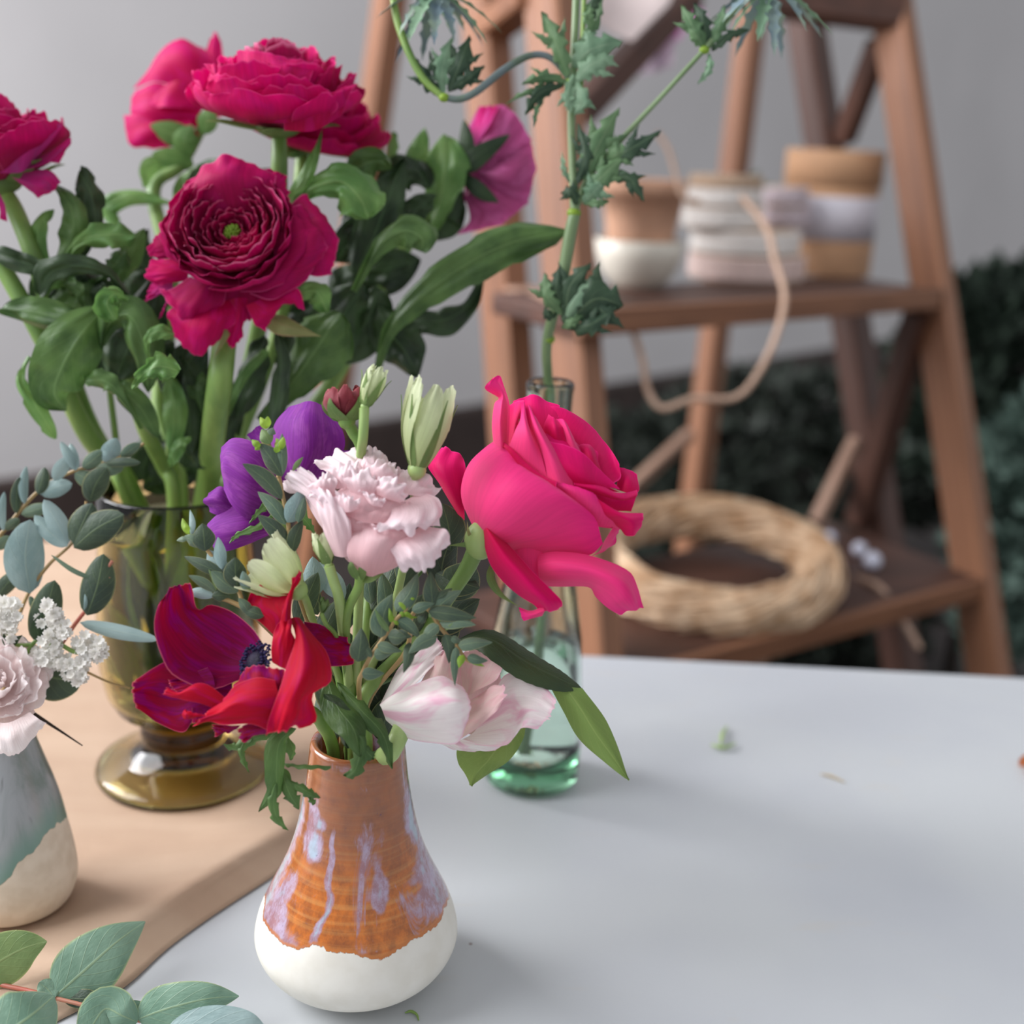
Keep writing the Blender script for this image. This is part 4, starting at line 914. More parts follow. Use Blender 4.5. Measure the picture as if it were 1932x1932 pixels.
# ================================================================ BLUSH LISIANTHUS
ZL_ = mapper(350, 650, 3.5127, .54)
li = thing('lisianthus', 'open blush pink lisianthus with frilled petals in the middle of the small bouquet', 'lisianthus', (VA.x, VA.y, TZ+.03))
petals(li, ZL_, M_lis, [
 [[(1060,1420,-2),(1080,1440,2),(1110,1460,2)], [(900,1200,0),(960,1200,8),(1020,1220,10)], [(790,1030,-4),(860,1020,6),(930,1020,10)], [(670,985,-6),(790,930,2),(880,900,4)], [(636,930,-6),(680,860,-2),(800,812,-2)]],
 [[(985,1400,4),(1040,1410,8),(1100,1400,8)], [(920,1250,8),(1000,1230,15),(1100,1260,14)], [(880,1120,8),(960,1080,17),(1090,1160,16)], [(820,1010,6),(900,950,12),(1040,1050,14)]],
 ([[(1150,1505,2),(1230,1538,4),(1340,1505,2)], [(1075,1410,10),(1240,1430,18),(1430,1450,8)], [(1080,1290,12),(1280,1300,22),(1470,1340,14)], [(1120,1200,8),(1300,1220,16),(1490,1240,12)]], dict(m=M_lisd, ruf=.5)),
 [[(1350,1270,14),(1450,1280,15),(1560,1200,6)], [(1350,1340,18),(1520,1340,22),(1680,1220,10)], [(1400,1425,20),(1570,1415,24),(1745,1265,14)], [(1470,1482,17),(1600,1495,19),(1762,1320,12)]],
 [[(1370,1060,8),(1460,1030,6),(1560,975,0)], [(1360,1120,15),(1520,1095,14),(1675,1020,4)], [(1290,1180,20),(1500,1190,22),(1705,1130,8)], [(1250,1195,18),(1470,1250,20),(1670,1200,9)]],
 [[(1390,970,2),(1450,990,4),(1560,1010,4)], [(1380,880,-2),(1520,905,2),(1650,1000,0)], [(1400,815,-6),(1560,845,-6),(1695,960,-4)]],
 [[(1000,900,2),(1150,900,2),(1350,920,2)], [(900,820,-4),(1130,800,0),(1370,850,-2)], [(850,800,-8),(1010,705,-10),(1200,695,-10)]],
 [[(1100,900,0),(1200,900,0),(1350,920,2)], [(1120,800,-2),(1240,770,0),(1370,850,-2)], [(1170,720,-8),(1250,682,-8),(1380,812,-6)]],
 ([[(1090,1230,10),(1260,1260,14),(1480,1260,12)], [(1080,1130,14),(1280,1190,15),(1500,1200,13)]], dict(m=M_lisd)),
 ([[(1060,1130,14),(1200,1180,16),(1380,1190,15)], [(1060,1080,12),(1220,1100,15),(1440,1120,12)], [(1150,1030,8),(1300,1040,10),(1480,1060,6)]], dict(m=M_lisd)),
 [[(1030,1110,15),(1090,1110,18),(1140,1090,16)], [(1000,1020,16),(1080,1040,20),(1150,1060,18)], [(1005,975,15),(1080,1000,18),(1160,1040,15)]],
 [[(1240,980,10),(1330,1020,14),(1420,1050,12)], [(1240,930,12),(1360,950,18),(1460,1020,14)], [(1270,880,10),(1400,890,13),(1480,1000,11)]],
 [[(980,1020,8),(930,980,10),(860,1010,8)], [(1000,930,10),(920,900,12),(820,960,8)], [(1010,880,8),(930,850,8),(830,910,6)]],
 [[(1100,1000,10),(1180,1020,12),(1250,1000,12)], [(1050,900,11),(1150,900,15),(1270,920,13)], [(1060,840,8),(1160,830,10),(1280,880,9)]],
 [[(1000,960,8),(1080,950,10),(1140,960,10)], [(980,860,8),(1060,850,12),(1150,850,10)], [(1000,800,4),(1080,780,6),(1160,800,5)]],
 [[(1180,900,8),(1280,900,10),(1380,920,8)], [(1190,820,6),(1300,810,9),(1400,860,6)], [(1220,770,2),(1320,760,3),(1400,810,2)]],
 [[(1180,1000,12),(1230,1060,16),(1300,1080,15)], [(1150,960,14),(1240,1000,18),(1330,1030,16)]],
 [[(860,1020,8),(900,1080,12),(960,1120,14)], [(820,980,9),(880,1000,14),(990,1060,16)]],
], ruf=2.4, rf=7, jag=.7, nu=34, nv=18, seed=20)
mb = MB(); mb.ball(ZL_(1190, 1130, 2), .0155, 20, 14, (1.2, .8, .9)); mb.build('inner_petals', M_lisd, li)
stem(li, [ZL_(1150, 1500, 2), ZL_(1150, 1600, -2), ZL_(1070, 1800, -8), P(655, 1260, .57), neck(-10, .5, .03), neck(-10, .5, -.01), down(-10)], [.0026, .0022, .002, .002, .002, .002, .002], M_stem)
for cl in ([(1140,1560,2), (1100,1480,8), (1100,1420,8)], [(1160,1560,2), (1170,1490,8), (1150,1440,8)], [(1170,1570,0), (1260,1530,4), (1330,1500,2)]):
    addleaf(li, ZL_, M_sepal, cl, 60, 'sepal', shape='lance', roll=20)

def bud(label, Q, base, tip, w, m, st, sepals=4, open_=.15, npet=6, sd=1, twist=.5, flare=0.0, stm=M_stem, sr=.0018, smat=None, name='lisianthus_bud'):
    """closed or opening bud: wrapped petals round an axis given by two points"""
    root = thing(name, label, 'flower bud', (VA.x, VA.y, TZ+.03))
    a, b = Q(*base), Q(*tip); L = (b-a).length; Z = (b-a).normalized(); X, Y, Z = frame(Z)
    pxm = (Q(base[0]+100, base[1], 0)-Q(base[0], base[1], 0)).length/100; R = w*pxm/2
    random.seed(sd)
    for k in range(npet):
        a0 = 2*PI*k/npet+sd; wd = PI/npet*1.7; g = []; hh = L*random.uniform(.88, 1.03); s2 = random.random()*40
        for i in range(15):
            t_ = i/14; row = []
            prf = math.sin(PI*(.06+.62*t_))**.8 if t_ < .6 else None
            rr = R*(max(.12, math.sin(PI*min(.93, .05+.72*t_))**.9))*(1+.06*(k % 2))+flare*R*max(0, t_-.6)**1.5*3
            for j in range(11):
                u = j/10*2-1; tt = t_*(1-.1*abs(u)**2*(1 if t_ > .5 else .0))
                an_ = a0+wd*u*(1-.55*t_**3)+twist*t_
                r2 = rr*(1+open_*u*.5)+.001*t_**3*fn(u*4+s2, t_*3, s2)*2
                row.append(a+Z*(tt*hh+.0012*t_**4*fn(u*6+s2, 3, s2))+X*math.cos(an_)*r2+Y*math.sin(an_)*r2)
            g.append(row)
        mb = MB(); mb.grid(g); mb.build('petal', m, root)
    for k in range(sepals):
        a0 = 2*PI*k/sepals+.4; mb = MB(); g = []
        for i in range(9):
            t_ = i/8; rr = R*(max(.12, math.sin(PI*min(.93, .05+.72*t_*.7))**.9))*1.14+.0003
            hw = .0022*math.sin(PI*t_**.5*.97+.05)*(1-.4*t_)+.0002
            if smat: hw *= 2.0; 
            e = X*math.cos(a0)+Y*math.sin(a0); s_ = Z.cross(e)
            c_ = a+Z*(t_*L*(.8 if not smat else .62))+e*(rr+(.002*t_**6 if not smat else 0))
            g.append([c_-s_*hw-e*.0003, c_, c_+s_*hw-e*.0003])
        mb.grid(g); mb.build('sepal', smat or M_sepal, root)
    mb = MB(); mb.ball(a+Z*R*.12, R*.42, 12, 8); mb.build('receptacle', stm, root)
    stem(root, [a]+st, sr, stm)
    return root
bud('closed pale green lisianthus bud, upper left beside the burgundy bud', ZL_, (1185,420,6), (1285,145,6), 140, M_lisg, [ZL_(1178, 600, 4), ZL_(1160, 800, -8), P(680, 1040, .565), neck(0, .4, .02), down(0)], 5, .1, 5, 2, .6, sr=.0022, stm=M_stempale)
b2 = bud('half open pale green lisianthus bud with a frilled tip, beside the rose', ZL_, (1530,850,2), (1640,240,2), 300, M_lisg, [ZL_(1520, 950, -4), P(775, 1000, .56), P(735, 1180, .575), neck(20, .4, .02), down(20)], 5, .25, 7, 5, .9, .35, M_stempale, .002)
b3 = bud('slim green lisianthus bud tucked under the blush bloom', ZL_, (950,1465,2), (890,1235,2), 130, M_lisg, [ZL_(980, 1560, 0), ZL_(1020, 1700, -4), P(650, 1220, .56), neck(-20, .4, .02), down(-20)], 3, .1, 5, 7, .5, sr=.0024, stm=M_stempale)
b4 = bud('ruffled cream green lisianthus bud half hidden behind the crimson anemone', ZL_, (760,1640,0), (450,1390,0), 330, M_lisg, [ZL_(800, 1700, -6), P(600, 1200, .57), neck(-40, .4, .02), down(-40)], 2, .35, 8, 12, .4, .8, M_stempale, .0018)
b5 = bud('small burgundy ranunculus bud beside the green lisianthus bud', ZL_, (1070,520,-4), (1055,270,-4), 290, M_burg, [ZL_(1110, 580, -6), ZL_(1180, 760, -12), P(700, 1050, .59), neck(10, .5, .02), down(10)], 5, .05, 8, 3, .3, sr=.0026, stm=M_stem, smat=M_sepal, name='ranunculus_bud')
b6 = bud('tiny green bud on a thin stalk behind the crimson anemone', ZL_, (900,1780,0), (930,1680,0), 50, M_sepal, [ZL_(930, 1850, -2), P(640, 1215, .555), neck(-30, .4, .02), down(-30)], 2, .05, 4, 4, .3, sr=.001, stm=M_stem)

# ================================================================ PURPLE ANEMONE
ZP = mapper(350, 650, 3.5127, .60)
pu = thing('anemone', 'purple anemone seen from behind at the back left of the small bouquet', 'anemone', (VA.x, VA.y, TZ+.03))
petals(pu, ZP, M_purp, [
 [[(640,950,0),(740,960,4),(860,930,0)], [(560,720,-6),(800,720,8),(1030,740,-4)], [(590,530,-8),(800,520,6),(1052,600,-4)], [(690,420,-8),(830,372,-2),(960,425,-6)]],
 [[(660,900,2),(620,1010,2),(500,1140,0)], [(500,680,6),(440,880,13),(400,1150,4)], [(330,620,2),(280,780,8),(310,1060,3)], [(240,680,-2),(228,800,0),(262,960,-1)]],
 [[(330,1060,-4),(340,1100,-4),(330,1140,-4)], [(240,940,-4),(220,1030,0),(220,1130,-4)], [(150,985,-6),(126,1040,-4),(160,1110,-6)]],
 [[(600,1120,-4),(600,1200,-4),(560,1260,-4)], [(380,1060,-2),(400,1220,4),(400,1330,-2)], [(220,1120,-4),(220,1250,0),(260,1370,-3)], [(140,1190,-6),(160,1280,-5),(190,1350,-6)]],
 [[(500,700,-10),(560,640,-10)], [(410,600,-12),(500,528,-12)]],
 [[(700,900,-8),(900,880,-8),(1000,800,-10)], [(900,700,-12),(1080,700,-12),(1120,690,-14)]],
], ruf=.8, rf=3, jag=.2, nu=20, nv=18, seed=40)
stem(pu, [ZP(640, 1050, -4), ZP(660, 1300, 2), P(580, 1180, .60), neck(-120, .6, .03), down(-120)], .0026, M_stem)
for cl, w in (([(640,1040,4), (520,1080,6), (420,1190,4)], 70), ([(640,1080,4), (500,1200,6), (350,1260,4), (290,1320,4)], 60), ([(640,1060,4), (760,1130,4), (860,1250,2)], 120)):
    addleaf(pu, ZP, M_leafl, cl, w, shape='ell', teeth=6, ta=.7, roll=10, ruf=1)
# ================================================================ SPRIGS OF THE SMALL BOUQUET
def sprig(label, Q, stems, leaves, base_pts, cat='eucalyptus sprig', name='eucalyptus_sprig', loc=None, sr=(.0012, .0008), sm=None, dzr=4, rollr=22, seed=0, group=None, cup=.35, shape='ell', nu=8, nv=14, wk=1.25):
    root = thing(name, label, cat, loc or (VA.x, VA.y, TZ+.03), group)
    random.seed(seed+77)
    for i, s_ in enumerate(stems):
        pts = [Q(p[0], p[1], (p[2] if len(p) == 3 else 0)-2.5) for p in s_]
        if i == 0: pts = base_pts+pts
        stem(root, pts, [sr[0], sr[1]], sm or M_woody, seg=8)
    for e in leaves:
        bx, by, tx, ty, w_, m = e[:6]
        dz0 = random.uniform(-1, 1)*1.0; dz1 = dz0+random.uniform(-1, 1)*dzr
        mx, my = (bx+tx)/2, (by+ty)/2; L = math.hypot(tx-bx, ty-by); nx, ny = -(ty-by)/L, (tx-bx)/L; b_ = random.uniform(-.07, .07)*L
        mb = MB(); leaf(mb, Q, [(bx, by, dz0), (mx+nx*b_, my+ny*b_, (dz0+dz1)/2+1.2), (tx, ty, dz1)], w_*wk, roll=random.uniform(-rollr, rollr), shape=shape, cup=cup, nu=nu, nv=nv)
        mb.build('leaf', m, root)
    return root
E, D_, P_, G_, T_ = M_euc, M_eucd, M_eucp, M_eucg, M_tipg
ZS = mapper(560, 1040, 4.6, .532)
sprig('eucalyptus sprig with bright green tips in front of the stems, between anemone and tulip', ZS, [[(570,1055,-2),(650,900),(790,700),(870,580,2),(940,520,2),(990,420,2)]], [
 (860,520,1050,190,160,E),(730,750,830,370,200,E),(800,700,675,495,50,G_),(820,620,800,490,45,T_),(940,520,990,280,75,T_),(940,510,838,420,60,T_),(870,590,1075,760,115,E),(860,700,1000,745,80,D_),
 (700,810,912,870,95,E),(790,740,950,745,140,D_),(670,900,840,880,110,E),(650,920,530,730,60,D_),(565,1060,760,1060,110,E),(530,960,560,665,170,D_),(990,420,1025,380,40,T_),(960,470,1080,465,35,T_),(900,560,1050,575,40,T_),(930,540,1000,560,35,T_),(880,640,830,560,40,T_),(890,560,960,540,50,T_)],
 [neck(25, .5, -.01), neck(15, .5, .02), ZS(540, 1150, -10)], seed=1, wk=1.05, shape='ov')
sprig('eucalyptus sprig arching over the white tulip', ZS, [[(1000,560,-6),(1130,500,-2),(1230,640),(1320,750),(1400,840),(1470,940),(1560,965)]], [
 (1170,540,1430,340,150,E),(1150,575,1235,480,50,G_),(1000,520,1195,452,90,E),(1230,640,1078,780,105,E),(1240,620,1555,640,120,E),(1290,690,1390,600,28,G_),(1290,720,1320,975,110,D_),(1385,830,1372,1168,75,E),
 (1340,750,1440,795,65,E),(1400,820,1700,790,115,E),(1450,900,1408,1015,65,T_),(1480,915,1660,950,85,E),(1490,930,1630,1000,48,T_),(1220,740,968,890,130,E),(980,790,925,1058,100,D_),(1180,480,1160,175,140,D_),(1200,420,1350,320,95,D_),(1140,520,1560,580,130,D_),(1060,620,1120,540,80,D_)],
 [neck(35, .5, -.01), neck(35, .6, .025), P(765, 1230, .56)], seed=2, wk=1.05, shape='ov')
sprig('upright eucalyptus sprig in front of the purple anemone', ZL_, [[(700,1500,-4),(690,1370),(680,1180),(640,980),(620,880),(560,680),(530,570)], [(620,880),(610,740),(600,650)], [(560,680),(500,660)]], [
 (640,875,490,655,110,D_),(645,860,640,590,60,E),(640,1025,378,790,95,D_),(665,1195,478,975,80,E),(690,1340,478,1130,90,D_),(675,1180,772,960,115,P_),(705,1385,778,1165,80,D_),(710,840,780,745,28,G_),(560,660,505,560,75,G_),
 (530,560,495,480,40,T_),(535,560,545,475,40,T_),(500,670,440,630,40,T_),(490,650,460,700,45,T_),(610,690,600,620,40,T_),(615,700,650,610,40,T_),(560,600,580,550,50,E),(600,720,625,680,40,T_),(745,1180,790,1010,60,E)],
 [neck(-80, .5, -.01), neck(-60, .5, .02), P(590, 1200, .565)], seed=3)
sprig('eucalyptus sprig with small oval leaves above the crimson anemone', ZL_, [[(560,1900,-10),(400,1750),(350,1630),(260,1510),(140,1360),(40,1260)], [(400,1750),(290,1700),(190,1670),(120,1620)]], [
 (130,1370,112,1185,125,D_),(255,1525,-10,1405,70,D_),(345,1615,330,1410,125,D_),(270,1510,150,1360,100,P_),(90,1345,-10,1270,70,E),(240,1490,215,1275,70,P_),(350,1640,170,1500,95,E),(200,1640,18,1530,55,E),(190,1668,-5,1645,60,P_),
 (175,1668,295,1670,70,D_),(40,1270,30,1095,35,P_),(30,1260,-20,1150,40,T_),(20,1250,-10,1180,35,T_),(10,1290,-60,1300,30,E),(205,1640,145,1460,22,G_),(100,1600,120,1590,35,T_),(420,1640,380,1500,60,P_),(430,1800,350,1680,60,E),(520,1800,370,1740,70,D_)],
 [neck(-70, .5, -.01), neck(-70, .6, .025)], seed=4)
sprig('dark leafy eucalyptus filling the middle of the small bouquet among the stems', mapper(0, 0, 1, .578), [[(690,1300),(700,1200),(720,1100)], [(700,1200),(640,1120)], [(705,1180),(830,1040)]], [
 (690,1330,640,1180,52,D_),(700,1300,740,1190,50,D_),(650,1360,600,1250,50,D_),(720,1340,690,1230,55,D_),(740,1290,820,1200,50,D_),(660,1240,560,1150,45,D_),(600,1160,560,1090,36,D_),(585,1130,590,1050,36,P_),(700,1150,745,1060,44,D_),
 (830,1110,860,1000,50,D_),(840,1130,890,1060,60,D_),(820,1080,905,1110,46,D_),(850,1040,835,950,50,D_),(760,1110,770,1020,40,D_),(650,1130,600,1060,34,P_),(700,1140,690,1050,26,E),(730,1180,720,1080,28,E),(790,1180,905,1130,50,D_),(830,1230,860,1140,40,D_),(680,1400,660,1300,50,D_),(720,1400,740,1310,44,D_),(600,1240,640,1130,40,D_),(620,1290,590,1180,44,D_),(660,1300,650,1190,44,D_),(680,1240,690,1120,40,D_),(740,1240,760,1130,44,D_),(630,1400,610,1290,50,D_),(690,1390,700,1270,54,D_),(770,1230,800,1120,46,D_),(560,1180,600,1080,36,D_),(720,1330,790,1260,40,D_),(640,1200,660,1100,36,D_),(640,1330,700,1250,50,D_)],
 [neck(5, .3, -.01), neck(5, .3, .02)], seed=5, sm=M_stemdk, dzr=10)

# ================================================================ LEFT VASE: eucalyptus, statice, lisianthus
GZ = lambda k, dx=0, dy=0: Vector((GA.x+dx, GA.y+dy, zt2+k))
ZE = mapper(0, 800, 3.019, .655)
sprig('blue green eucalyptus sprig reaching right across the rim of the amber vase', ZE, [[(-60,800),(0,640),(30,600),(110,500),(200,400),(290,330),(430,265),(560,230),(700,180),(820,110)]], [
 (20,610,25,385,48,P_),(95,510,112,300,65,D_),(140,455,150,240,55,P_),(215,400,255,245,80,D_),(230,400,412,340,105,P_),(120,515,292,470,75,E),(30,605,110,540,60,D_),(310,325,400,185,85,P_),(430,265,345,100,60,P_),(435,262,400,110,60,P_),(470,250,592,150,85,E),(590,215,665,80,110,P_),
 (425,280,542,350,95,E),(540,260,705,250,95,E),(690,190,800,110,65,E),(600,225,800,220,55,D_),(510,445,610,250,140,D_),(0,720,60,640,70,E),(640,210,600,130,60,P_)],
 [GZ(-.02, 0), GZ(.01, -.002)], loc=(GA.x, GA.y, TZ+.02), seed=6, shape='round', sr=(.0013, .0008), wk=1.0)
sprig('eucalyptus sprig with large pale leaves at the left edge', mapper(0, 800, 3.019, .64), [[(60,1300),(90,1150),(165,960),(280,800),(400,690),(480,580),(490,440)]], [
 (172,965,172,545,235,P_),(385,695,195,520,105,P_),(388,685,250,430,120,P_),(420,685,525,450,170,D_),(420,705,705,515,200,D_),(-20,990,118,840,100,D_),(-60,1090,20,1030,80,D_),(170,980,190,1070,40,E)],
 [GZ(-.02, .001), GZ(.01, .001)], loc=(GA.x, GA.y, TZ+.02), seed=7, shape='round', sr=(.0013, .0007), rollr=10, wk=.95)
sprig('red stemmed eucalyptus sprig with dark round leaves beside the white statice', mapper(0, 800, 3.019, .63), [[(100,1620),(180,1530),(250,1410),(400,1180),(450,1110),(540,990),(575,880),(640,780)], [(540,990,0),(600,900,0),(625,870,0)]], [
 (560,895,290,745,30,E),(495,1090,590,740,200,D_),(455,1130,905,1230,90,P_),(200,1240,312,890,180,D_),(165,1420,470,1470,280,D_),(480,1060,485,965,22,P_)],
 [GZ(-.02, .004), GZ(.01, .004)], loc=(GA.x, GA.y, TZ+.02), seed=8, sm=M_red, shape='round', sr=(.0013, .0009), rollr=8, wk=.95)
QF = mapper(0, 800, 3.019, .625)
stt = thing('statice_sprig', 'sprig of tiny white clustered flowers above the grey green vase', 'statice', (GA.x, GA.y, TZ+.02))
random.seed(21)
for (cx, cy, r) in ((45,1075,70),(25,1170,60),(285,1085,70),(335,1160,62),(290,1345,78),(430,1385,72),(505,1275,75),(565,1290,58),(440,1435,45),(235,1340,50),(290,1240,50),(-30,1110,60)):
    mb = MB(); gm = MB()
    for k in range(int(r*.3)):
        a = random.random()*2*PI; q_ = math.sqrt(random.random())*r; c0 = QF(cx+q_*math.cos(a), cy+q_*math.sin(a), random.uniform(0, 7))
        ax_ = (Vector((random.uniform(-1, 1), random.uniform(-1, 1), random.uniform(-.6, 1)))-FW*1.0+(c0-QF(cx, cy, -4)).normalized()*1.2).normalized(); X, Y, Z = frame(ax_); R = random.uniform(.0024, .0034)
        for j in range(5):
            a1 = 2*PI*j/5; e = X*math.cos(a1)+Y*math.sin(a1); s_ = Z.cross(e)
            mb.grid([[c0-s_*R*.15, c0, c0+s_*R*.15], [c0+e*R*.6-s_*R*.42+Z*R*.5, c0+e*R*.6+Z*R*.35, c0+e*R*.6+s_*R*.42+Z*R*.5], [c0+e*R-s_*R*.3+Z*R*(.7+random.uniform(-.3, .3)), c0+e*R*.9+Z*R*.6, c0+e*R+s_*R*.3+Z*R*.7]])
        gm.tube([c0-Z*R*1.6, c0], [.0007, .0012], 6, smooth=False)
    f = mb.build('floret_cluster', M_white, stt); gm.build('calyx', M_stempale, f)
stem(stt, [GZ(-.02, -.003), GZ(.01, -.003), QF(80, 1500, 0), QF(180, 1260, 0), QF(290, 1230, 2), QF(430, 1300, 2), QF(540, 1290, 2)], .0011, M_stem)
stem(stt, [QF(180, 1260, 0), QF(80, 1250, 0), QF(30, 1150, 0)], .001, M_stem); stem(stt, [QF(290, 1230, 2), QF(290, 1100, 2)], .001, M_stem); stem(stt, [QF(290, 1230, 2), QF(290, 1340, 2)], .001, M_stem)
for cl, w in (([(60,1260,4), (90,1230,5), (130,1200,5)], 40), ([(60,1270,4), (30,1230,5), (20,1190,5)], 40), ([(230,1240,3), (210,1150,4), (250,1060,3)], 70), ([(370,1390,4), (375,1410,6), (380,1440,6)], 20)):
    addleaf(stt, QF, M_leafd, cl, w, shape='lance')
# dry stalks
stem(stt, [QF(60, 1600, 0), QF(170, 1640, 2), QF(300, 1720, 2), QF(470, 1832, 2)], [.0016, .0003], M_twig, name='dry_stalk')
stem(stt, [QF(430, 1380, 0), QF(500, 1415, -2), QF(620, 1470, -6), QF(740, 1505, -10)], [.0008, .0004], M_woody, name='dry_stalk')
QG = mapper(0, 800, 3.019, .61)
l2 = thing('lisianthus', 'pale pink lisianthus bloom cut by the left edge above the grey green vase', 'lisianthus', (GA.x, GA.y, TZ+.02))
rosette(l2, QG(-5, 1500, -8), (-FW*.85+UP*.45+RT*.1), [(5, .005, 0, .016, .001, 52, 1.5), (5, .0095, 0, .017, .002, 52, 2.0), (6, .014, 0, .015, .003, 46, 2.4), (6, .0185, 0, .011, .004, 44, 2.8), (6, .022, 0, .005, .005, 42, 3.0)], M_lisw, seed=66, nu=18, nv=12)
petals(l2, QG, M_lisw, [
 [[(20,1710,-6),(60,1700,-2),(110,1650,-4)], [(90,1520,-2),(130,1510,0),(170,1540,-2)], [(108,1370,-6),(155,1430,-4),(202,1590,-4)]],
 [[(-60,1690,6),(50,1700,10),(170,1640,4)], [(-80,1780,12),(60,1790,16),(220,1680,8)], [(-80,1850,10),(90,1885,14),(268,1705,6)]],
], ruf=1.3, rf=8, jag=.6, nu=26, nv=14, seed=60)
stem(l2, [GZ(-.02, .001), GZ(.01, .001), QG(40, 1800, -10), QG(20, 1690, -4)], .0022, M_stem)

# ================================================================ LARGE EUCALYPTUS BRANCH LYING ON THE TABLE
QB = lambda X, Y, dz=0: Pz(X/3.22, 1500+Y/3.22, TZ+.012+dz/1000)
lb_ = thing('eucalyptus_branch', 'cut eucalyptus branch with big round blue green leaves lying at the bottom left corner', 'eucalyptus branch', QB(330, 1240, -10))
stem(lb_, [QB(-250, 1080, -6), QB(0, 1150, -4), QB(180, 1190, -4), QB(330, 1232, -4), QB(600, 1300, -5), QB(830, 1368, -6), QB(1000, 1400, -7)], [.0012, .0008], M_red, seg=10)
for cl, w, m, rl, sh in (([(335,1222,-3), (520,1060,6), (700,900,14), (882,768,16)], 400, M_eucb, 4, 'ov'), ([(-160,1120,0), (0,1010,8), (150,930,14), (285,890,16)], 330, M_eucg, -6, 'ov'), ([(330,1235,-3), (290,1180,0), (235,1140,3)], 130, M_eucb, 0, 'round'),
   ([(-120,1560,6), (60,1430,12), (200,1330,16), (330,1220,14)], 420, M_eucb, 5, 'round'), ([(838,1362,-3), (1010,1300,4), (1250,1240,9), (1452,1222,8)], 290, M_eucb, -3, 'ov'), ([(835,1380,-3), (740,1340,2), (640,1300,4), (560,1400,2), (500,1480,0)], 270, M_eucb, 0, 'round'),
   ([(380,1238,-5), (520,1240,-4), (640,1250,-5)], 120, M_eucd, 0, 'ell'), ([(1000,1480,2), (1250,1420,8), (1480,1400,10), (1620,1420,8)], 260, M_eucp, 0, 'ov'), ([(820,1372,-4), (850,1300,0), (770,1250,3)], 80, M_eucb, 0, 'ell')):
    addleaf(lb_, QB, m, cl, w, roll=rl, shape=sh, cup=.12, nu=16, nv=28, ruf=.4)
# the mirrored half of the leaf is grown flat; keep the branch resting on the paper
# ================================================================ RANUNCULUS IN THE AMBER VASE
def inA(a, r, z): 
    a = math.radians(a); return Vector((AA.x+math.sin(a)*r, AA.y-math.cos(a)*r, z))
ZTOP = ztop_a
def vstem(root, pts, cross, rad, m=None, name='stem'):
    """stem that comes from pts (top first), through the mouth of the vase and down to the foot of the bowl"""
    c = Pz(cross[0], cross[1], ZTOP); q0 = Vector((AA.x, AA.y, ZTOP)); v = c-q0
    if v.length > ARR-.011: v = v.normalized()*(ARR-.011)
    c = q0+v; e = Vector((AA.x, AA.y, TZ+.060))-v*.35+Vector((v.y, -v.x, 0))*.35
    q = list(pts)+[c, c.lerp(e, .5), e]
    return stem(root, q, rad, m or M_stem, name)
ra = thing('ranunculus', 'large open magenta ranunculus facing the camera with a green eye, in the amber vase', 'ranunculus', inA(0, 0, TZ+.05))
ZN = mapper(0, 0, 2.76, .665)
axr = (-FW*.93+UP*.30-RT*.05).normalized()
cN = ZN(1238, 1262, -11)
lay = []
for i, r in enumerate((.0062, .0092, .0122, .0152, .0184, .0216, .0248, .0278, .0308, .0336)):
    lay.append((5 if i < 7 else 6, r, 0.0, .0150+.009*min(1, i/5)-(.006*max(0, (i-7))/2), -.0012*(1 if i < 8 else -1.5), 46-(i > 7)*4, 1.1+.12*i))
rosette(ra, cN, axr, lay[:8], M_ranin, seed=4, nu=14, nv=12); rosette(ra, cN, axr, lay[8:], M_ran, seed=8, nu=16, nv=12)
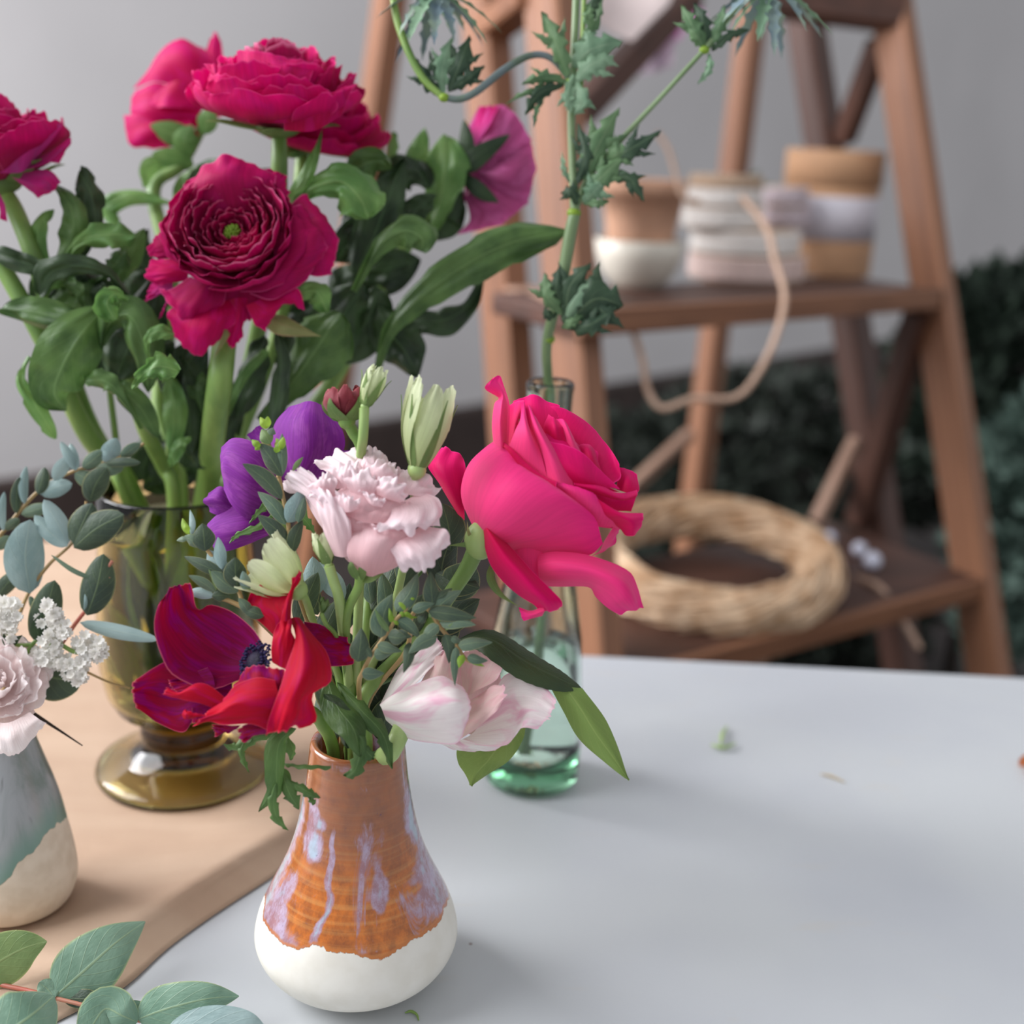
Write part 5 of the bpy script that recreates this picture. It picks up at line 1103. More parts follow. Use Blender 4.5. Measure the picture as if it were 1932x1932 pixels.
petals(ra, ZN, M_ran, [
 [[(980,1180,-6),(1200,1100,-2),(1420,1120,-6)], [(935,1020,-4),(1150,925,6),(1430,985,-2)], [(985,935,-8),(1180,812,-4),(1440,900,-8)]],
 [[(1300,1050,-6),(1380,1080,-4),(1450,1120,-6)], [(1360,900,-8),(1430,950,-4),(1490,1050,-8)], [(1432,900,-12),(1482,905,-10),(1497,1000,-12)]],
 [[(1080,1150,-4),(1020,1280,-2),(1020,1400,-6)], [(960,1050,-4),(870,1200,4),(900,1360,-4)], [(900,1060,-8),(835,1180,-6),(850,1300,-8)]],
 [[(960,1200,-8),(950,1290,-6),(960,1340,-8)], [(840,1210,-10),(825,1290,-6),(850,1350,-8)], [(810,1230,-12),(768,1318,-12),(830,1350,-12)]],
 ([[(980,1330,-6),(980,1410,-4),(980,1460,-6)], [(870,1350,-6),(860,1420,-2),(860,1480,-6)], [(795,1345,-10),(752,1438,-8),(815,1485,-10)]], dict(m=M_ranbr)),
 ([[(900,1440,-10),(900,1470,-9),(900,1510,-10)], [(830,1460,-12),(830,1500,-10),(820,1540,-12)], [(790,1480,-14),(770,1530,-14),(752,1578,-14)]], dict(m=M_ranpk)),
 [[(1180,1500,-2),(1080,1480,2),(990,1440,-2)], [(1160,1590,-2),(1000,1590,6),(880,1510,0)], [(1080,1650,-6),(950,1670,0),(835,1500,-6)]],
 ([[(1200,1560,-6),(1100,1580,-2),(960,1560,-6)], [(1230,1640,-6),(1060,1720,4),(870,1630,-4)], [(1150,1760,-10),(1020,1860,-6),(880,1700,-10)]], dict(m=M_ranbr)),
 ([[(890,1540,-12),(860,1580,-12),(850,1600,-12)], [(880,1560,-12),(850,1620,-12),(832,1660,-14)]], dict(m=M_ranpk)),
 ([[(1190,1560,-8),(1240,1550,-6),(1290,1550,-8)], [(1170,1690,-10),(1235,1680,-6),(1287,1640,-10)], [(1180,1780,-14),(1212,1812,-14),(1262,1745,-14)]], dict(m=M_ranbr)),
 ([[(1280,1590,-6),(1350,1560,-4),(1460,1490,-6)], [(1330,1690,-8),(1440,1600,-2),(1560,1510,-6)], [(1384,1724,-12),(1480,1580,-8),(1588,1620,-12)]], dict(m=M_ranbr)),
 [[(1050,1440,-8),(1250,1480,-8),(1420,1440,-8)], [(1060,1560,-10),(1260,1600,-9),(1450,1520,-10)], [(1150,1650,-13),(1280,1670,-12),(1390,1610,-13)]],
 [[(1480,1100,-10),(1540,1250,-8),(1540,1400,-10)], [(1570,1015,-10),(1680,1190,-4),(1640,1440,-8)], [(1610,1020,-14),(1752,1230,-12),(1725,1430,-14)]],
 [[(1430,1130,-4),(1480,1300,0),(1300,1530,-2)], [(1540,1070,-4),(1620,1290,4),(1430,1560,0)], [(1575,1080,-8),(1700,1270,-4),(1600,1455,-8)]],
 [[(1380,1200,2),(1420,1350,4),(1250,1520,2)], [(1500,1100,0),(1560,1300,6),(1400,1510,3)], [(1530,1070,-3),(1622,1250,1),(1560,1400,-2)]],
], ruf=1.6, rf=8, jag=.9, nu=24, nv=16, seed=80)
eye = MB(); X, Y, Z = frame(axr)
for k in range(26):
    a = k*2.4; r = .0009*math.sqrt(k); eye.ball(cN+Z*(.0105+.0022*(1-k/26))+X*math.cos(a)*r+Y*math.sin(a)*r, .00095, 7, 5, (1, 1, 1.6), (X, Y, Z))
eye.build('green_eye', M_tipg, ra)
mb = MB(); mb.ball(cN-Z*.001, .011, 18, 10, (1, 1, .7), (X, Y, Z)); mb.build('flower_base', M_ranin, ra)
addleaf(ra, ZN, M_sepalt, [(1200,1640,-14), (1180,1740,-8), (1110,1872,-6)], 46, 'sepal', shape='lance', roll=30)
addleaf(ra, ZN, M_sepalt, [(1370,1650,-16), (1500,1700,-10), (1672,1752,-10)], 110, 'sepal', shape='lance', roll=15, cup=.5)
vstem(ra, [cN-Z*.004, ZN(1180, 1700, -28), P(415, 720, .685), P(400, 840, .715)], (390, 928), [.0045, .0065, .0072, .0072, .0072, .007, .0065])
def ranun(label, c, axis, R, H, m, mi, seed, stems_, cross, rad, nl=7, fl=.004, rimh=.45, sm=None, sep=5):
    root = thing('ranunculus', label, 'ranunculus', inA(0, 0, TZ+.05))
    L = []
    for i in range(nl):
        k = (i+1)/nl; L.append((5 if k < .6 else 6, R*(.12+.88*k), 0, H*(1-(1-rimh)*k**1.8), fl*k**3, 48 if k < .7 else 40, 1.2+1.4*k))
    cut = nl//3
    rosette(root, c, axis, L[:cut], mi, seed=seed, nu=10, nv=9); rosette(root, c, axis, L[cut:], m, seed=seed+1, nu=14, nv=10)
    X, Y, Z = frame(axis)
    mb = MB(); mb.ball(c, R*.3, 14, 8, (1, 1, .5), (X, Y, Z)); mb.build('flower_base', sm or M_sepal, root)
    for k in range(sep):
        a1 = 2*PI*k/sep+seed; e = X*math.cos(a1)+Y*math.sin(a1); s_ = Z.cross(e); g = []
        for i in range(8):
            t_ = i/7; c_ = c+e*R*(.15+.75*t_)+Z*(-R*.06+R*.22*t_**2-(.10*R*t_**5)); hw = R*.17*math.sin(PI*(.15+.83*t_))
            g.append([c_-s_*hw+Z*hw*.3, c_, c_+s_*hw+Z*hw*.3])
        mb = MB(); mb.grid(g); mb.build('sepal', M_sepal, root)
    vstem(root, [c]+stems_, cross, rad)
    return root
cT = mapper(0, 0, 2.76, .70)(1452, 655, 0)
rt1 = ranun('bright magenta ranunculus at the top of the amber vase, seen from the side', cT, (UP*.88-FW*.42+RT*.02), .0455, .046, M_ranbr, M_ranin, 31, [P(527, 320, .70), P(520, 450, .72), P(470, 700, .745)], (420, 905), [.004, .0048, .0048, .005, .005, .0045, .004], nl=8, fl=.003, rimh=.5)
QT = mapper(0, 0, 2.76, .665)
petals(rt1, QT, M_ranbr, [
 [[(1300,640,-6),(1500,640,0),(1660,640,-4)], [(1180,520,-2),(1450,500,6),(1760,560,0)], [(1110,430,-6),(1400,400,0),(1700,480,-2)]],
 [[(1250,560,-6),(1200,520,-6),(1160,480,-8)], [(1180,460,-6),(1140,420,-4),(1090,370,-10)], [(1200,330,-10),(1120,330,-8),(1060,335,-12)]],
 [[(1480,680,-4),(1640,680,0),(1780,600,-6)], [(1480,540,2),(1650,520,6),(1830,470,-4)], [(1520,520,-2),(1680,500,2),(1860,430,-8)]],
 [[(1330,560,4),(1420,580,6),(1560,560,4)], [(1250,400,2),(1450,380,8),(1620,400,2)], [(1230,260,-6),(1450,290,0),(1640,330,-4)]],
], ruf=1.4, rf=7, jag=.8, nu=24, nv=12, seed=120)
rt2 = ranun('magenta ranunculus half hidden behind the topmost bright one', mapper(0, 0, 2.76, .76)(1580, 740, 0), (UP*.8-FW*.5+RT*.25), .046, .042, M_ranbr, M_ranin, 41, [P(560, 400, .76), P(520, 640, .775)], (455, 900), [.004, .0045, .0045, .0045, .0045, .004], nl=6, fl=.006)
rt3 = ranun('magenta ranunculus cut by the left edge of the photo', mapper(0, 0, 2.76, .70)(0, 960, 0), (UP*.88-FW*.22-RT*.28), .046, .046, M_ran, M_ranin, 51, [P(30, 400, .70), P(75, 520, .70), P(150, 760, .735), P(200, 860, .755)], (235, 912), [.0035, .005, .005, .006, .006, .006, .006, .005], nl=7, fl=.003)
QL3 = mapper(0, 0, 2.76, .68)
petals(rt3, QL3, M_ranpk, [
 [[(60,900,-4),(90,890,0),(110,870,-4)], [(200,850,-2),(240,850,2),(230,800,-4)], [(310,850,-6),(372,725,-6),(330,740,-6)]],
 [[(60,920,-4),(100,930,0),(120,900,-4)], [(150,990,-2),(210,960,4),(250,880,-2)], [(195,1028,-6),(270,1000,-4),(318,948,-6)]],
 [[(-20,990,0),(0,1010,2)], [(-10,1060,0),(30,1080,2)], [(0,1140,-2),(38,1155,-2)]],
 [[(-60,900,0),(100,900,4),(160,860,0)], [(-80,750,4),(120,740,12),(270,730,4)], [(-80,610,0),(150,630,6),(330,650,0)]],
], ruf=1, rf=5, seed=140)
bk_ = thing('ranunculus', 'blurred pink ranunculus turned away, at the back left of the amber vase', 'ranunculus', inA(0, 0, TZ+.05))
QK = mapper(0, 0, 2.76, .80)
petals(bk_, QK, M_ranbr, [
 [[(1060,560,0),(1080,520,4),(1120,470,0)], [(850,430,0),(950,300,10),(1120,320,2)], [(690,460,-6),(880,230,-2),(1060,240,-6)]],
 [[(1060,470,-4),(1100,470,-2),(1150,450,-4)], [(1070,300,-6),(1110,300,-4),(1160,320,-6)], [(1095,200,-10),(1120,165,-10),(1152,220,-10)]],
 [[(1050,660,0),(1040,600,4),(1060,560,0)], [(850,680,2),(800,560,8),(840,430,0)], [(700,700,-4),(680,570,-2),(700,470,-6)]],
 [[(1040,700,2),(1000,660,6),(1000,620,4)], [(900,760,0),(780,690,6),(760,600,2)], [(800,775,-4),(680,760,0),(645,600,-4)]],
 [[(1100,620,-6),(1130,540,-6)], [(1160,600,-6),(1180,480,-6)]],
 [[(1060,480,6),(940,420,10),(860,440,6)], [(1000,560,8),(860,560,12),(760,540,6)]],
], ruf=1.2, rf=4, seed=160)
for cl, w in (([(1060,700,6), (1080,620,10), (1090,560,10)], 110), ([(1040,740,4), (900,700,8), (780,650,8)], 130), ([(1000,800,6), (960,730,10), (1000,650,10)], 130), ([(1010,860,2), (900,830,6), (790,800,6)], 120), ([(1030,530,6), (980,480,8), (950,450,6)], 70)):
    addleaf(bk_, QK, M_leafl, cl, w, 'sepal', roll=15)
vstem(bk_, [QK(1050, 660, -4), QK(940, 860, 0), QK(800, 1000, 0), QK(900, 1500, 10), P(300, 760, .79)], (330, 890), [.004, .004, .0045, .0045, .005, .005, .005, .005])
mv = thing('ranunculus', 'mauve pink ranunculus facing right, at the back right of the amber vase', 'ranunculus', inA(0, 0, TZ+.05))
QV = mapper(600, 0, 2.76, .775)
M_mv = petal_mat('mauve_backed_petal', (150, 60, 110), (206, 84, 150), None, .35, .35, .6, spot=(220, 110, 175), spotamt=.6)
petals(mv, QV, M_mv, [
 [[(780,840,0),(800,870,4),(830,890,0)], [(775,680,0),(900,730,12),(1000,830,4)], [(840,555,-6),(1000,570,0),(1115,730,-4)]],
 ([[(780,790,4),(820,760,8)], [(800,660,4),(900,640,12)], [(842,560,0),(950,540,0)]], dict(m=M_ranpk)),
 [[(820,860,4),(840,900,8),(830,930,4)], [(990,790,4),(1010,930,14),(960,1020,4)], [(1105,715,-4),(1130,880,0),(1092,1060,-4)]],
 [[(800,930,4),(790,1000,8),(760,1020,4)], [(960,980,4),(900,1100,12),(790,1140,4)], [(1092,1060,-4),(950,1160,0),(725,1222,-4)]],
 [[(780,960,0),(760,1000,0)], [(760,1100,0),(710,1180,0)]],
], ruf=1.2, rf=6, seed=170, jag=.5)
mb = MB(); mb.ball(QV(870, 900, -8), .017, 16, 12, (.9, 1, 1.2)); mb.build('inner_petals', M_mv, mv)
for cl, w, m in (([(740,900,10), (820,820,14), (1000,700,12)], 110, M_leafd), ([(740,900,10), (840,990,14), (940,1055,10)], 80, M_leafd), ([(740,920,8), (700,1050,10), (720,1160,8)], 110, M_leafd), ([(735,890,10), (770,760,12), (760,620,10)], 90, M_leafd)):
    addleaf(mv, QV, m, cl, w, 'sepal', roll=10)
vstem(mv, [QV(790, 900, 0), QV(600, 1050, 4), QV(330, 1500, 10), P(600, 760, .78)], (470, 905), [.004, .0045, .005, .005, .005, .005, .005])

# leaves: (owner, region mapper depth, centre line, width, material, roll, teeth)
ZB = lambda d: mapper(500, 280, 3.331, d)
ZC = lambda d: mapper(0, 300, 3.221, d)
fol = [
 (rt2, ZB(.715), [(700,1400,-8),(780,1150,0),(950,960,4),(1250,740,8),(1560,590,8),(1890,520,2)], 290, M_leaf, 8, 6, .15),
 (rt1, ZB(.69), [(180,360,-4),(300,250,2),(480,210,6),(600,320,6),(650,440,2)], 340, M_leafl, 5, 5, .2),
 (rt1, ZB(.69), [(100,420,-4),(200,260,2),(290,100,4),(360,-110,0)], 90, M_leafl, 10, 0, 0),
 (rt2, ZB(.725), [(560,800,-8),(680,560,0),(780,300,4),(880,60,2)], 280, M_leafd, -12, 0, 0),
 (mv, ZB(.76), [(1020,600,-4),(1090,380,2),(1130,150,4),(1130,-90,0)], 300, M_leafl, 14, 5, .2),
 (mv, ZB(.77), [(920,200,-4),(960,60,2),(1010,-130,4)], 150, M_leafl, -10, 0, 0),
 (mv, ZB(.78), [(780,220,0),(800,60,0),(810,-100,0)], 80, M_leafl, 0, 4, .3),
 (ra, ZB(.70), [(560,900,-4),(700,640,4),(860,520,8),(980,560,8),(990,650,4)], 260, M_leaf, 10, 4, .2),
 (mv, ZB(.745), [(740,1180,-4),(960,1100,0),(1120,1080,2),(1290,980,2),(1370,780,0)], 170, M_leafd, 20, 0, 0),
 (rt2, ZB(.735), [(700,980,-4),(780,1150,0),(880,1280,2),(960,1440,0)], 310, M_leafd, -10, 0, 0),
 (ra, ZB(.70), [(-30,1720,-6),(150,1500,0),(330,1250,6),(470,1030,6)], 420, M_leaf, 14, 5, .15),
 (ra, ZB(.73), [(200,1500,-4),(380,1250,0),(520,1000,0),(640,850,0)], 360, M_leafd, -8, 0, 0),
 (rt2, ZB(.74), [(450,1350,-4),(580,1180,0),(680,1000,2),(700,860,0)], 320, M_leafd, 8, 0, 0),
 (rt1, ZB(.685), [(80,1000,-2),(200,920,4),(320,900,6),(390,1030,2)], 170, M_leafl, 8, 3, .2),
 (mv, ZB(.76), [(700,260,0),(820,160,2),(960,150,2),(1070,280,0)], 230, M_leafd, 20, 0, 0),
 (rt2, ZB(.735), [(760,380,-2),(640,520,2),(520,620,2),(430,720,0)], 260, M_leafd, 12, 0, 0),
 (rt1, ZB(.72), [(520,180,0),(600,110,2),(700,80,0),(800,120,0)], 200, M_leaf, 10, 0, 0),
 (mv, ZB(.75), [(860,480,0),(960,380,4),(1080,290,2)], 170, M_leafd, -10, 0, 0),
 (mv, ZB(.77), [(1000,560,0),(1120,400,2),(1230,250,0)], 300, M_leafd, 6, 0, 0),
 (rt2, ZB(.76), [(560,760,0),(760,760,2),(980,700,0)], 320, M_leafd, 6, 0, 0),
 (rt2, ZB(.76), [(480,560,0),(700,460,2),(940,420,0)], 380, M_leafd, 6, 0, 0),
 (rt2, ZB(.765), [(400,980,0),(560,900,2),(760,840,0)], 380, M_leafd, 6, 0, 0),
 (rt1, ZB(.775), [(100,1400,0),(260,1200,0),(420,1000,0)], 420, M_leafd, 6, 0, 0),
 (rt1, ZB(.78), [(0,1100,0),(160,1000,0),(360,900,0)], 460, M_leafd, 6, 0, 0),
 (ra, ZB(.69), [(20,1900,-4),(80,1560,0),(100,1300,2),(60,1100,0)], 130, M_leafd, 30, 0, 0),
 (ra, ZB(.71), [(-180,1700,-4),(-120,1500,0),(-60,1300,2),(0,1180,0)], 200, M_leafd, 30, 0, 0),
 (ra, ZB(.70), [(-240,1700,0),(-150,1450,0),(-20,1300,0),(20,1280,0)], 70, M_leafl, 10, 0, 0),
 (rt3, ZC(.70), [(470,660,-4),(570,430,2),(560,230,4),(480,75,2)], 190, M_leafd, -16, 3, .3),
 (rt3, ZC(.695), [(340,680,-4),(440,480,2),(430,300,6),(330,150,2)], 170, M_leaf, 18, 0, 0),
 (rt3, ZC(.70), [(300,700,-4),(230,520,2),(250,380,4),(330,310,2)], 110, M_leafl, 20, 0, 0),
 (rt3, ZC(.69), [(380,660,-2),(480,500,4),(660,460,8),(820,470,4)], 190, M_leafl, 10, 4, .3),
 (rt3, ZC(.71), [(690,760,-4),(790,600,2),(880,420,2)], 150, M_leaf, -10, 0, 0),
 (bk_, ZC(.79), [(720,420,0),(650,300,2),(800,225,4),(1060,270,2)], 120, M_leafl, 20, 0, 0),
 (bk_, ZC(.80), [(1040,40,0),(920,60,2),(880,180,0)], 130, M_leafl, 20, 0, 0),
 (rt3, ZC(.685), [(780,830,-4),(640,690,4),(450,650,8),(300,700,6),(240,830,2)], 180, M_leafd, 14, 5, .2),
 (rt3, ZC(.69), [(-80,540,0),(60,600,4),(200,650,4),(320,700,0)], 130, M_leafd, 10, 0, 0),
 (rt3, ZC(.685), [(0,910,0),(200,930,4),(420,980,6),(640,1020,0)], 200, M_leaf, -10, 0, 0),
 (rt3, ZC(.70), [(300,860,0),(480,820,2),(680,800,0)], 340, M_leafd, 0, 0, 0),
 (rt3, ZC(.70), [(300,960,0),(500,900,2),(700,1000,0)], 380, M_leaf, 0, 0, 0),
 (ra, ZC(.675), [(640,900,-4),(500,1060,6),(380,1260,10),(330,1420,6),(400,1530,0)], 370, M_leaf, 6, 0, 0),
 (ra, ZC(.68), [(180,1200,-2),(130,1340,2),(220,1500,4),(340,1700,0)], 130, M_leafl, 12, 3, .3),
 (ra, ZC(.665), [(780,860,-2),(700,820,4),(650,880,6),(700,980,2)], 190, M_leafl, 10, 4, .25),
 (ra, ZC(.68), [(900,1420,-4),(880,1150,4),(800,960,8),(680,980,6),(610,1160,0)], 240, M_leaf, 14, 0, 0),
 (ra, ZC(.69), [(700,1350,-4),(780,1150,2),(860,980,2)], 330, M_leafd, 0, 0, 0),
 (ra, ZC(.64), [(800,1390,-2),(880,1300,4),(970,1260,6),(1090,1290,2)], 210, M_leafl, 6, 5, .4),
 (ra, ZC(.665), [(900,1220,-2),(890,1110,4),(950,1050,6),(1060,1060,2)], 110, M_leafl, 20, 2, .2),
 (ra, ZC(.67), [(860,1640,-4),(740,1440,4),(640,1350,6),(520,1350,2)], 150, M_leaf, 12, 5, .3),
 (ra, ZC(.68), [(960,1700,-4),(860,1520,0),(740,1400,4),(690,1360,0)], 150, M_leaf, 6, 0, 0),
 (ra, ZC(.70), [(1040,1800,-4),(1060,1500,2),(1010,1280,0)], 150, M_leafl, 10, 0, 0),
 (ra, ZC(.71), [(1150,1800,-4),(1150,1500,2),(1100,1200,0)], 240, M_leafd, 10, 0, 0),
 (bk_, ZC(.76), [(900,700,0),(840,560,2),(900,430,0)], 180, M_leafd, 0, 0, 0),
 (bk_, ZC(.76), [(800,1000,0),(900,800,2),(1000,640,0)], 300, M_leafd, 0, 0, 0),
 (bk_, ZC(.77), [(1060,300,0),(1180,160,2),(1240,30,0)], 200, M_leaf, 0, 0, 0),
 (bk_, ZC(.77), [(1160,240,0),(1300,120,2),(1500,60,0)], 240, M_leafd, 0, 0, 0),
 (rt1, ZC(.76), [(1300,420,0),(1500,200,2),(1720,60,0)], 200, M_leaf, 0, 0, 0),
 (rt3, ZC(.715), [(200,900,0),(360,760,2),(560,700,0)], 300, M_leafd, 10, 0, 0),
 (rt3, ZC(.72), [(400,1100,0),(540,900,2),(760,760,0)], 300, M_leafd, -10, 0, 0),
 (rt3, ZC(.72), [(620,1300,0),(640,1100,2),(560,900,0)], 300, M_leafd, 10, 0, 0),
 (ra, ZC(.715), [(760,1200,0),(860,1000,2),(960,700,0)], 300, M_leafd, 10, 0, 0),
 (ra, ZC(.70), [(980,1300,0),(940,1150,2),(860,1000,0)], 260, M_leafd, -20, 0, 0),
 (ra, ZC(.715), [(1060,1500,0),(1120,1300,2),(1240,1080,0)], 300, M_leafd, 0, 0, 0),
 (ra, ZC(.72), [(1160,1700,0),(1260,1500,2),(1400,1300,0)], 330, M_leafd, 0, 0, 0),
 (ra, ZC(.72), [(1200,1880,0),(1300,1650,2),(1480,1480,0)], 330, M_leafd, 0, 0, 0),
 (rt3, ZC(.70), [(560,760,0),(680,660,3),(760,560,0)], 160, M_leaf, 20, 4, .3),
 (rt3, ZC(.695), [(240,850,0),(330,760,3),(460,730,0)], 120, M_leafl, -15, 4, .3),
 (ra, ZC(.69), [(500,900,0),(470,800,3),(380,760,0)], 130, M_leaf, 15, 4, .3),
 (ra, ZC(.68), [(640,1300,0),(570,1330,3),(520,1370,0)], 90, M_leafl, 15, 5, .4),
 (ra, ZC(.71), [(1240,1560,0),(1200,1420,2),(1240,1300,0)], 160, M_leaf, 15, 0, 0),
 (ra, ZC(.70), [(1040,1870,0),(1080,1750,2),(1160,1690,0)], 90, M_leafl, 15, 0, 0),
 (rt2, ZB(.75), [(90,40,0),(200,-40,2),(300,-130,0)], 170, M_leaf, 0, 0, 0),
]
for k, (ow, Q, cl, w_, m, rl, te, ta_) in enumerate(fol):
    addleaf(ow, Q, m, cl, w_, roll=rl, shape='obov' if te else 'ell', cup=.35, teeth=te, ta=ta_, ruf=5.0 if w_ > 150 else 2.5, seed=k, nu=24 if w_ > 250 else 14, nv=26, rib=.035 if w_ > 250 else .02)
# more stems standing in the vase
vstem(rt3, [P(-20, 470, .70), P(20, 530, .70), P(90, 660, .705), P(165, 820, .735)], (222, 905), [.004, .005, .0052, .006, .006, .006, .0055], name='side_stem')
vstem(bk_, [P(205, 720, .73), P(215, 800, .735), P(222, 860, .75)], (228, 918), [.0018, .002, .002, .003, .003, .003], name='side_stem')
vstem(ra, [P(240, 700, .70), P(270, 800, .71), P(308, 880, .735)], (328, 930), [.003, .0045, .0045, .0045, .0045, .004], name='side_stem')
vstem(ra, [P(345, 700, .72), P(330, 800, .72), P(325, 880, .75)], (340, 910), [.003, .004, .004, .0045, .0045, .004], M_stempale, name='side_stem')
vstem(rt2, [P(445, 740, .73), P(450, 850, .73), P(450, 890, .755)], (445, 920), [.003, .003, .004, .004, .004, .004], name='side_stem')
# submerged foliage
for k, (cl, w_, m) in enumerate((([(820,1960,0),(900,1800,0),(960,1640,0)],200,M_leafd), ([(960,1980,0),(1020,1820,0),(1100,1680,0)],200,M_leafd), ([(1100,1980,0),(1150,1820,0),(1220,1700,0)],220,M_leafd), ([(1230,1980,0),(1260,1820,0),(1330,1700,0)],200,M_leafd), ([(880,1980,0),(1000,1900,0),(1080,1830,0)],120,M_leaf), ([(1010,1970,0),(1060,1920,0),(1150,1880,0)],100,M_leafl), ([(860,2000,0),(1000,1960,0),(1200,1950,0)],160,M_leafd), ([(1180,2000,0),(1300,1960,0),(1400,1930,0)],160,M_leafd))):
    addleaf([ra, rt3, rt1][k % 3], ZC(.765), m, cl, w_, cup=.3, ruf=2, seed=k)
for k in range(34):
    a = k*40+k; r = .012+.010*(k % 4)
    b0_ = inA(a, r*.6, TZ+.065); t0_ = inA(a+15, r, TZ+.11+.015*(k % 5)); side = Vector((.009*math.cos(k), .009*math.sin(k), 0))
    mb = MB(); g = []
    for i in range(9):
        t_ = i/8; c_ = b0_.lerp(t0_, t_)+Vector((.003*math.sin(t_*5+k), 0, 0)); hw = math.sin(PI*(.06+.9*t_))
        g.append([c_-side*hw*.8, c_, c_+side*hw*.8])
    mb.grid(g); mb.build('submerged_leaf', [M_leafl, M_leaf, M_leafd][k % 3], [ra, rt3, rt2, rt1, bk_][k % 5])

# ================================================================ SEA HOLLY IN THE GREEN BOTTLE
er = thing('sea_holly', 'tall branching sea holly with spiny leaves standing in the green bottle', 'sea holly', (BA.x, BA.y, TZ+.02))
dB = depth(Vector((BA.x, BA.y, zt3)))
stem(er, [Vector((BA.x-.004, BA.y, TZ+.022)), Vector((BA.x+.002, BA.y, TZ+.11)), Vector((BA.x+.001, BA.y, zt3-.02)), P(1034, 715, dB), P(1033, 640, .72), P(1060, 530, .705), P(1076, 440, .70), P(1085, 400, .70)], [.0028, .0028, .0028, .0028, .003, .0036, .0036, .0034], M_erys)
stem(er, [P(1085, 400, .70), P(1080, 300, .70), P(1078, 210, .70), P(1083, 100, .70), P(1088, -20, .70), P(1090, -120, .70)], [.003, .0024, .0024, .0022, .0022, .002], M_erys)
stem(er, [P(1095, 190, .70), P(1100, 60, .695), P(1104, -60, .69)], [.0014, .0014], M_stem, name='side_stem')
stem(er, [P(1076, 152, .70), P(1040, 110, .70), P(1000, 105, .70), P(950, 132, .695), P(900, 172, .69), P(868, 187, .69), P(836, 184, .69)], [.0018, .0019, .002, .0022, .0022, .002, .0018], M_bluest, name='branch')
stem(er, [P(836, 184, .69), P(800, 150, .69), P(772, 100, .69), P(750, 40, .69), P(741, -10, .69)], [.0018, .0021, .0022, .0022, .0018], M_stem, name='branch')
stem(er, [P(1090, 385, .70), P(1110, 335, .70), P(1180, 255, .70), P(1250, 180, .695), P(1328, 95, .69)], [.0020, .0017, .0016, .0014, .0014], M_erys, name='branch')
stem(er, [P(1328, 95, .69), P(1362, 50, .69), P(1405, -5, .69)], [.0018, .0016, .0016], M_erys, name='branch')
for x, y, d, r in ((1083, 402, .70, .0041), (1036, 640, .72, .0035), (1076, 155, .70, .0032), (838, 184, .69, .0032), (1329, 94, .69, .003)):
    mb = MB(); mb.ball(P(x, y, d), r, 12, 8, (1, 1, .8)); mb.build('node', M_tipg, er)
ZY = mapper(600, 0, 2.76, .695)
ZY2 = mapper(1000, 0, 2.073, .69)
def eleaf(Q, lst):
    for k, (bx, by, mx, my, tx, ty, w_, m, rl) in enumerate(lst):
        for s_, wf in ((1, 1),):
            addleaf(er, Q, m, [(bx, by, -1), (mx, my, 5), (tx, ty, 3)], w_, roll=rl, shape='ell', cup=.35, teeth=4, ta=.62, ruf=1.6, seed=k+bx, nu=12, nv=28)
        # side lobes
        L = math.hypot(tx-bx, ty-by)
        if w_ > 75:
            ux_, uy_ = (tx-bx)/L, (ty-by)/L; nx, ny = -uy_, ux_
            for sg_ in (-1, 1):
                px_, py_ = bx+(mx-bx)*.9, by+(my-by)*.9
                addleaf(er, Q, m, [(px_, py_, 2), (px_+ux_*L*.18+nx*sg_*w_*.4, py_+uy_*L*.18+ny*sg_*w_*.4, 4), (px_+ux_*L*.36+nx*sg_*w_*.75, py_+uy_*L*.36+ny*sg_*w_*.75, 2)], w_*.42, name='leaf_lobe', roll=rl, shape='lance', cup=.3, teeth=3, ta=.5, seed=k)
EL, ED, EP = M_eryl, M_eryld, M_eryp
eleaf(ZY, [(1300,400,1240,230,1165,60,130,EL,20),(1330,350,1420,260,1585,215,190,EP,0),(1340,420,1420,340,1540,290,150,EP,20),(1300,430,1180,410,1058,440,90,EL,30),(1280,440,1150,490,1080,600,90,ED,10),(1330,420,1370,520,1335,600,110,EP,-10),(1250,450,1100,480,980,540,40,EL,20),(1190,480,1140,570,1125,665,35,EL,0),
 (1340,250,1440,120,1480,-20,70,EL,20),(1330,380,1300,500,1320,590,80,EP,0),
 (1350,960,1390,800,1350,640,100,ED,10),(1380,940,1460,760,1570,560,150,EL,-15),(1470,860,1620,780,1785,680,120,ED,20),(1500,850,1560,800,1620,780,130,EL,0),(1380,1010,1480,920,1600,800,130,EL,10),(1500,930,1620,930,1700,1050,90,ED,0),(1350,1070,1320,1000,1265,1010,90,ED,0),(1380,1060,1440,1000,1500,930,130,EP,-10),(1380,1060,1460,1060,1510,1050,60,EL,0),(1310,950,1280,880,1270,790,40,EP,0),
 (1270,1640,1190,1540,1180,1420,110,EL,20),(1280,1620,1240,1500,1260,1380,90,ED,0),(1290,1700,1310,1500,1420,1370,150,ED,10),(1290,1700,1440,1560,1590,1590,250,ED,-10),(1280,1690,1340,1560,1450,1420,110,EP,10),(1300,1700,1420,1690,1560,1590,120,ED,20),(1240,1640,1200,1640,1180,1600,70,ED,0),(1270,1710,1320,1680,1380,1640,70,EL,0),
 (640,500,560,420,505,300,100,ED,10),(650,490,650,350,700,190,110,EP,-10),(680,480,740,330,790,185,130,ED,10),(690,470,780,410,868,340,90,ED,0),(630,440,600,350,580,260,36,ED,0),(620,480,550,390,520,330,70,ED,0)])
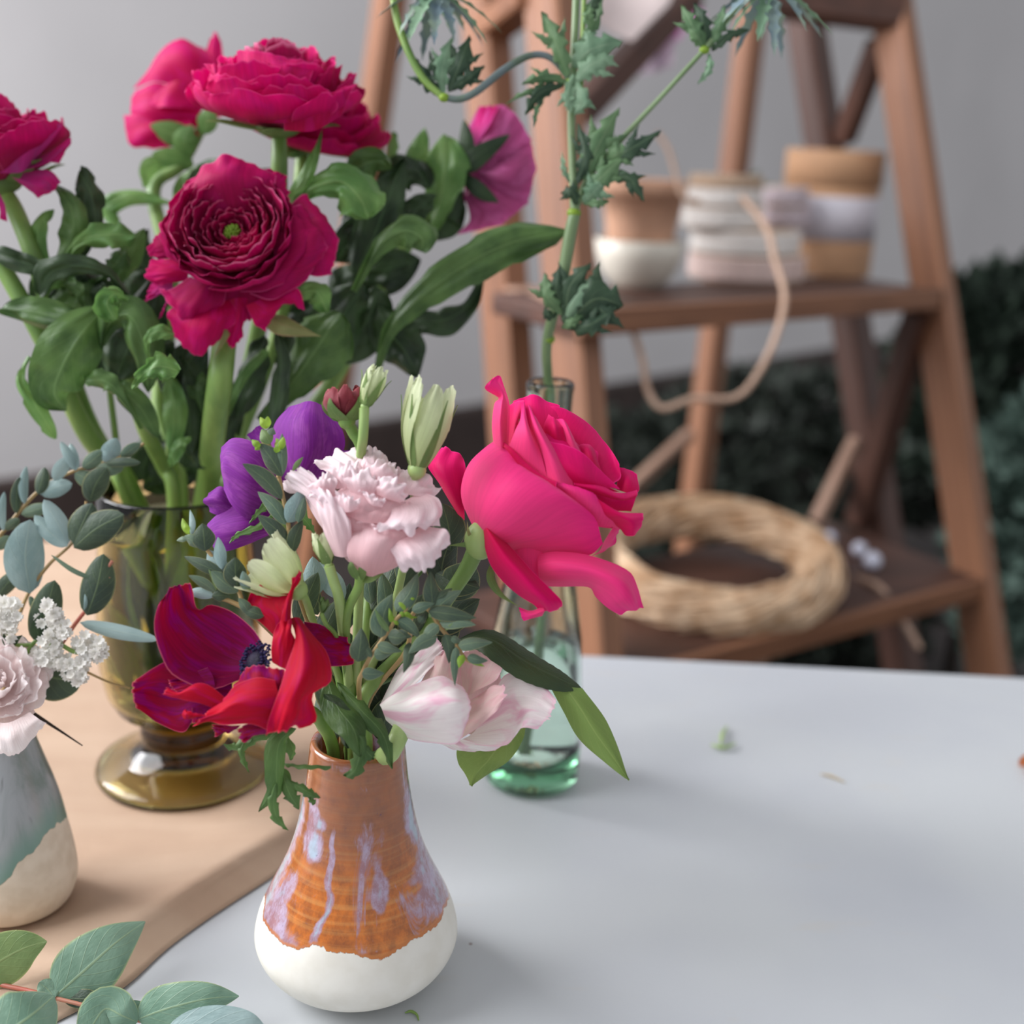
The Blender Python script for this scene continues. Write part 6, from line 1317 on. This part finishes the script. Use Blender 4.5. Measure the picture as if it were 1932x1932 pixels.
eleaf(ZY2, [(690,190,640,110,590,20,80,EL,10),(690,190,680,90,640,10,70,ED,0),(700,190,740,100,760,20,70,EL,10),(710,200,780,140,860,115,50,ED,0),(700,210,700,270,655,330,40,EP,0),(690,200,650,140,600,90,60,EL,0),(240,100,250,20,290,-40,50,ED,0),(240,120,230,60,240,0,60,EL,0)])
def spikes(c, n, L, seed, lo, m, sd_=1):
    random.seed(seed)
    mb = MB(); mb.ball(c+Vector((0, 0, .010)), .013, 16, 12, (1, 1, 1.3)); hd = mb.build('flower_head', M_eryhd, er)
    k = 0
    mb = MB()
    for i in range(220):
        a = i*2.399; zz = -1+1.9*i/220; r = math.sqrt(max(0, 1-zz*zz)); dv = Vector((r*math.cos(a), r*math.sin(a), zz*1.2)); b0 = c+Vector((0, 0, .010))+dv*.012
        mb.tube([b0, b0+dv*.006], [.0005, .0001], 4, smooth=False)
    mb.build('bristles', M_ery, hd)
    for i in range(n):
        a = 2*PI*i/n+random.uniform(-.1, .1); el = random.uniform(lo, lo+.7)
        dv = Vector((math.cos(a)*math.cos(el), math.sin(a)*math.cos(el), math.sin(el))); l = L*random.uniform(.7, 1.15)
        s_ = dv.cross(Vector((0, 0, 1))).normalized(); n_ = s_.cross(dv); g = []
        for j in range(15):
            t_ = j/14; hw = .0030*math.sin(PI*(.1+.88*t_**.8))*(1.0 if j % 3 else 1.7); c_ = c+dv*(.006+l*t_)-n_*.010*t_**2*0+Vector((0, 0, -.008*t_**2))
            g.append([c_-s_*hw+n_*hw*.4, c_, c_+s_*hw+n_*hw*.4])
        mb = MB(); mb.grid(g); mb.build('bract', m if i % 3 else M_eryp, er)
spikes(P(822, -22, .69), 13, .034, 1, -.95, M_ery)
spikes(P(1452, -28, .69), 13, .036, 2, -1.0, M_ery)

# ================================================================ BITS ON THE TABLE
q = lambda x, y, h=.002: Pz(x, y, TZ+h)
cl_ = thing('leaf_clipping', 'tiny green leaf clipping on the bare table right of the bottle', 'clipping', q(1365, 1405, 0))
for a, b, c2 in (((1342, 1405), (1365, 1410), (1388, 1402)), ((1360, 1405), (1363, 1385), (1372, 1370))):
    mb = MB(); mb.tube([q(*a), q(*b, .003), q(*c2, .002)], [.0006, .0014, .0005], 8); mb.build('clipped_stalk', M_stempale, cl_)
o = MB().tube([q(1548, 1460, .0008), q(1570, 1465, .0012), q(1594, 1476, .0008)], [.0005, .0011, .0004], 8).build('stalk_clipping', stem_mat('dry_clipping', (190, 176, 150), (176, 160, 136))); tag(o, 'tiny tan dry stalk clipping near the middle of the bare table', 'clipping')
o = MB().tube([q(764, 1911, .0008), q(775, 1908, .0012), q(786, 1914, .001), q(790, 1925, .0008)], [.0003, .0007, .0006, .0003], 8).build('tendril_clipping', M_stem); tag(o, 'tiny curled green tendril on the table by the bottom edge near the orange vase', 'clipping')
mb = MB(); g = []
cO = q(1950, 1450, .001)
for i in range(9):
    t_ = i/8; g.append([cO+Vector((-.010+.02*t_, (u-.5)*.018*math.sin(PI*(.1+.8*t_)), .001+.004*(u-.5)**2*4+.002*math.sin(3*t_))) for u in [j/8 for j in range(9)]])
mb.grid(g); o = mb.build('orange_petal', petal_mat('orange_petal', (206, 120, 70), (220, 140, 90), None, .2, .2)); tag(o, 'small fallen orange petal at the right edge of the table', 'petal')
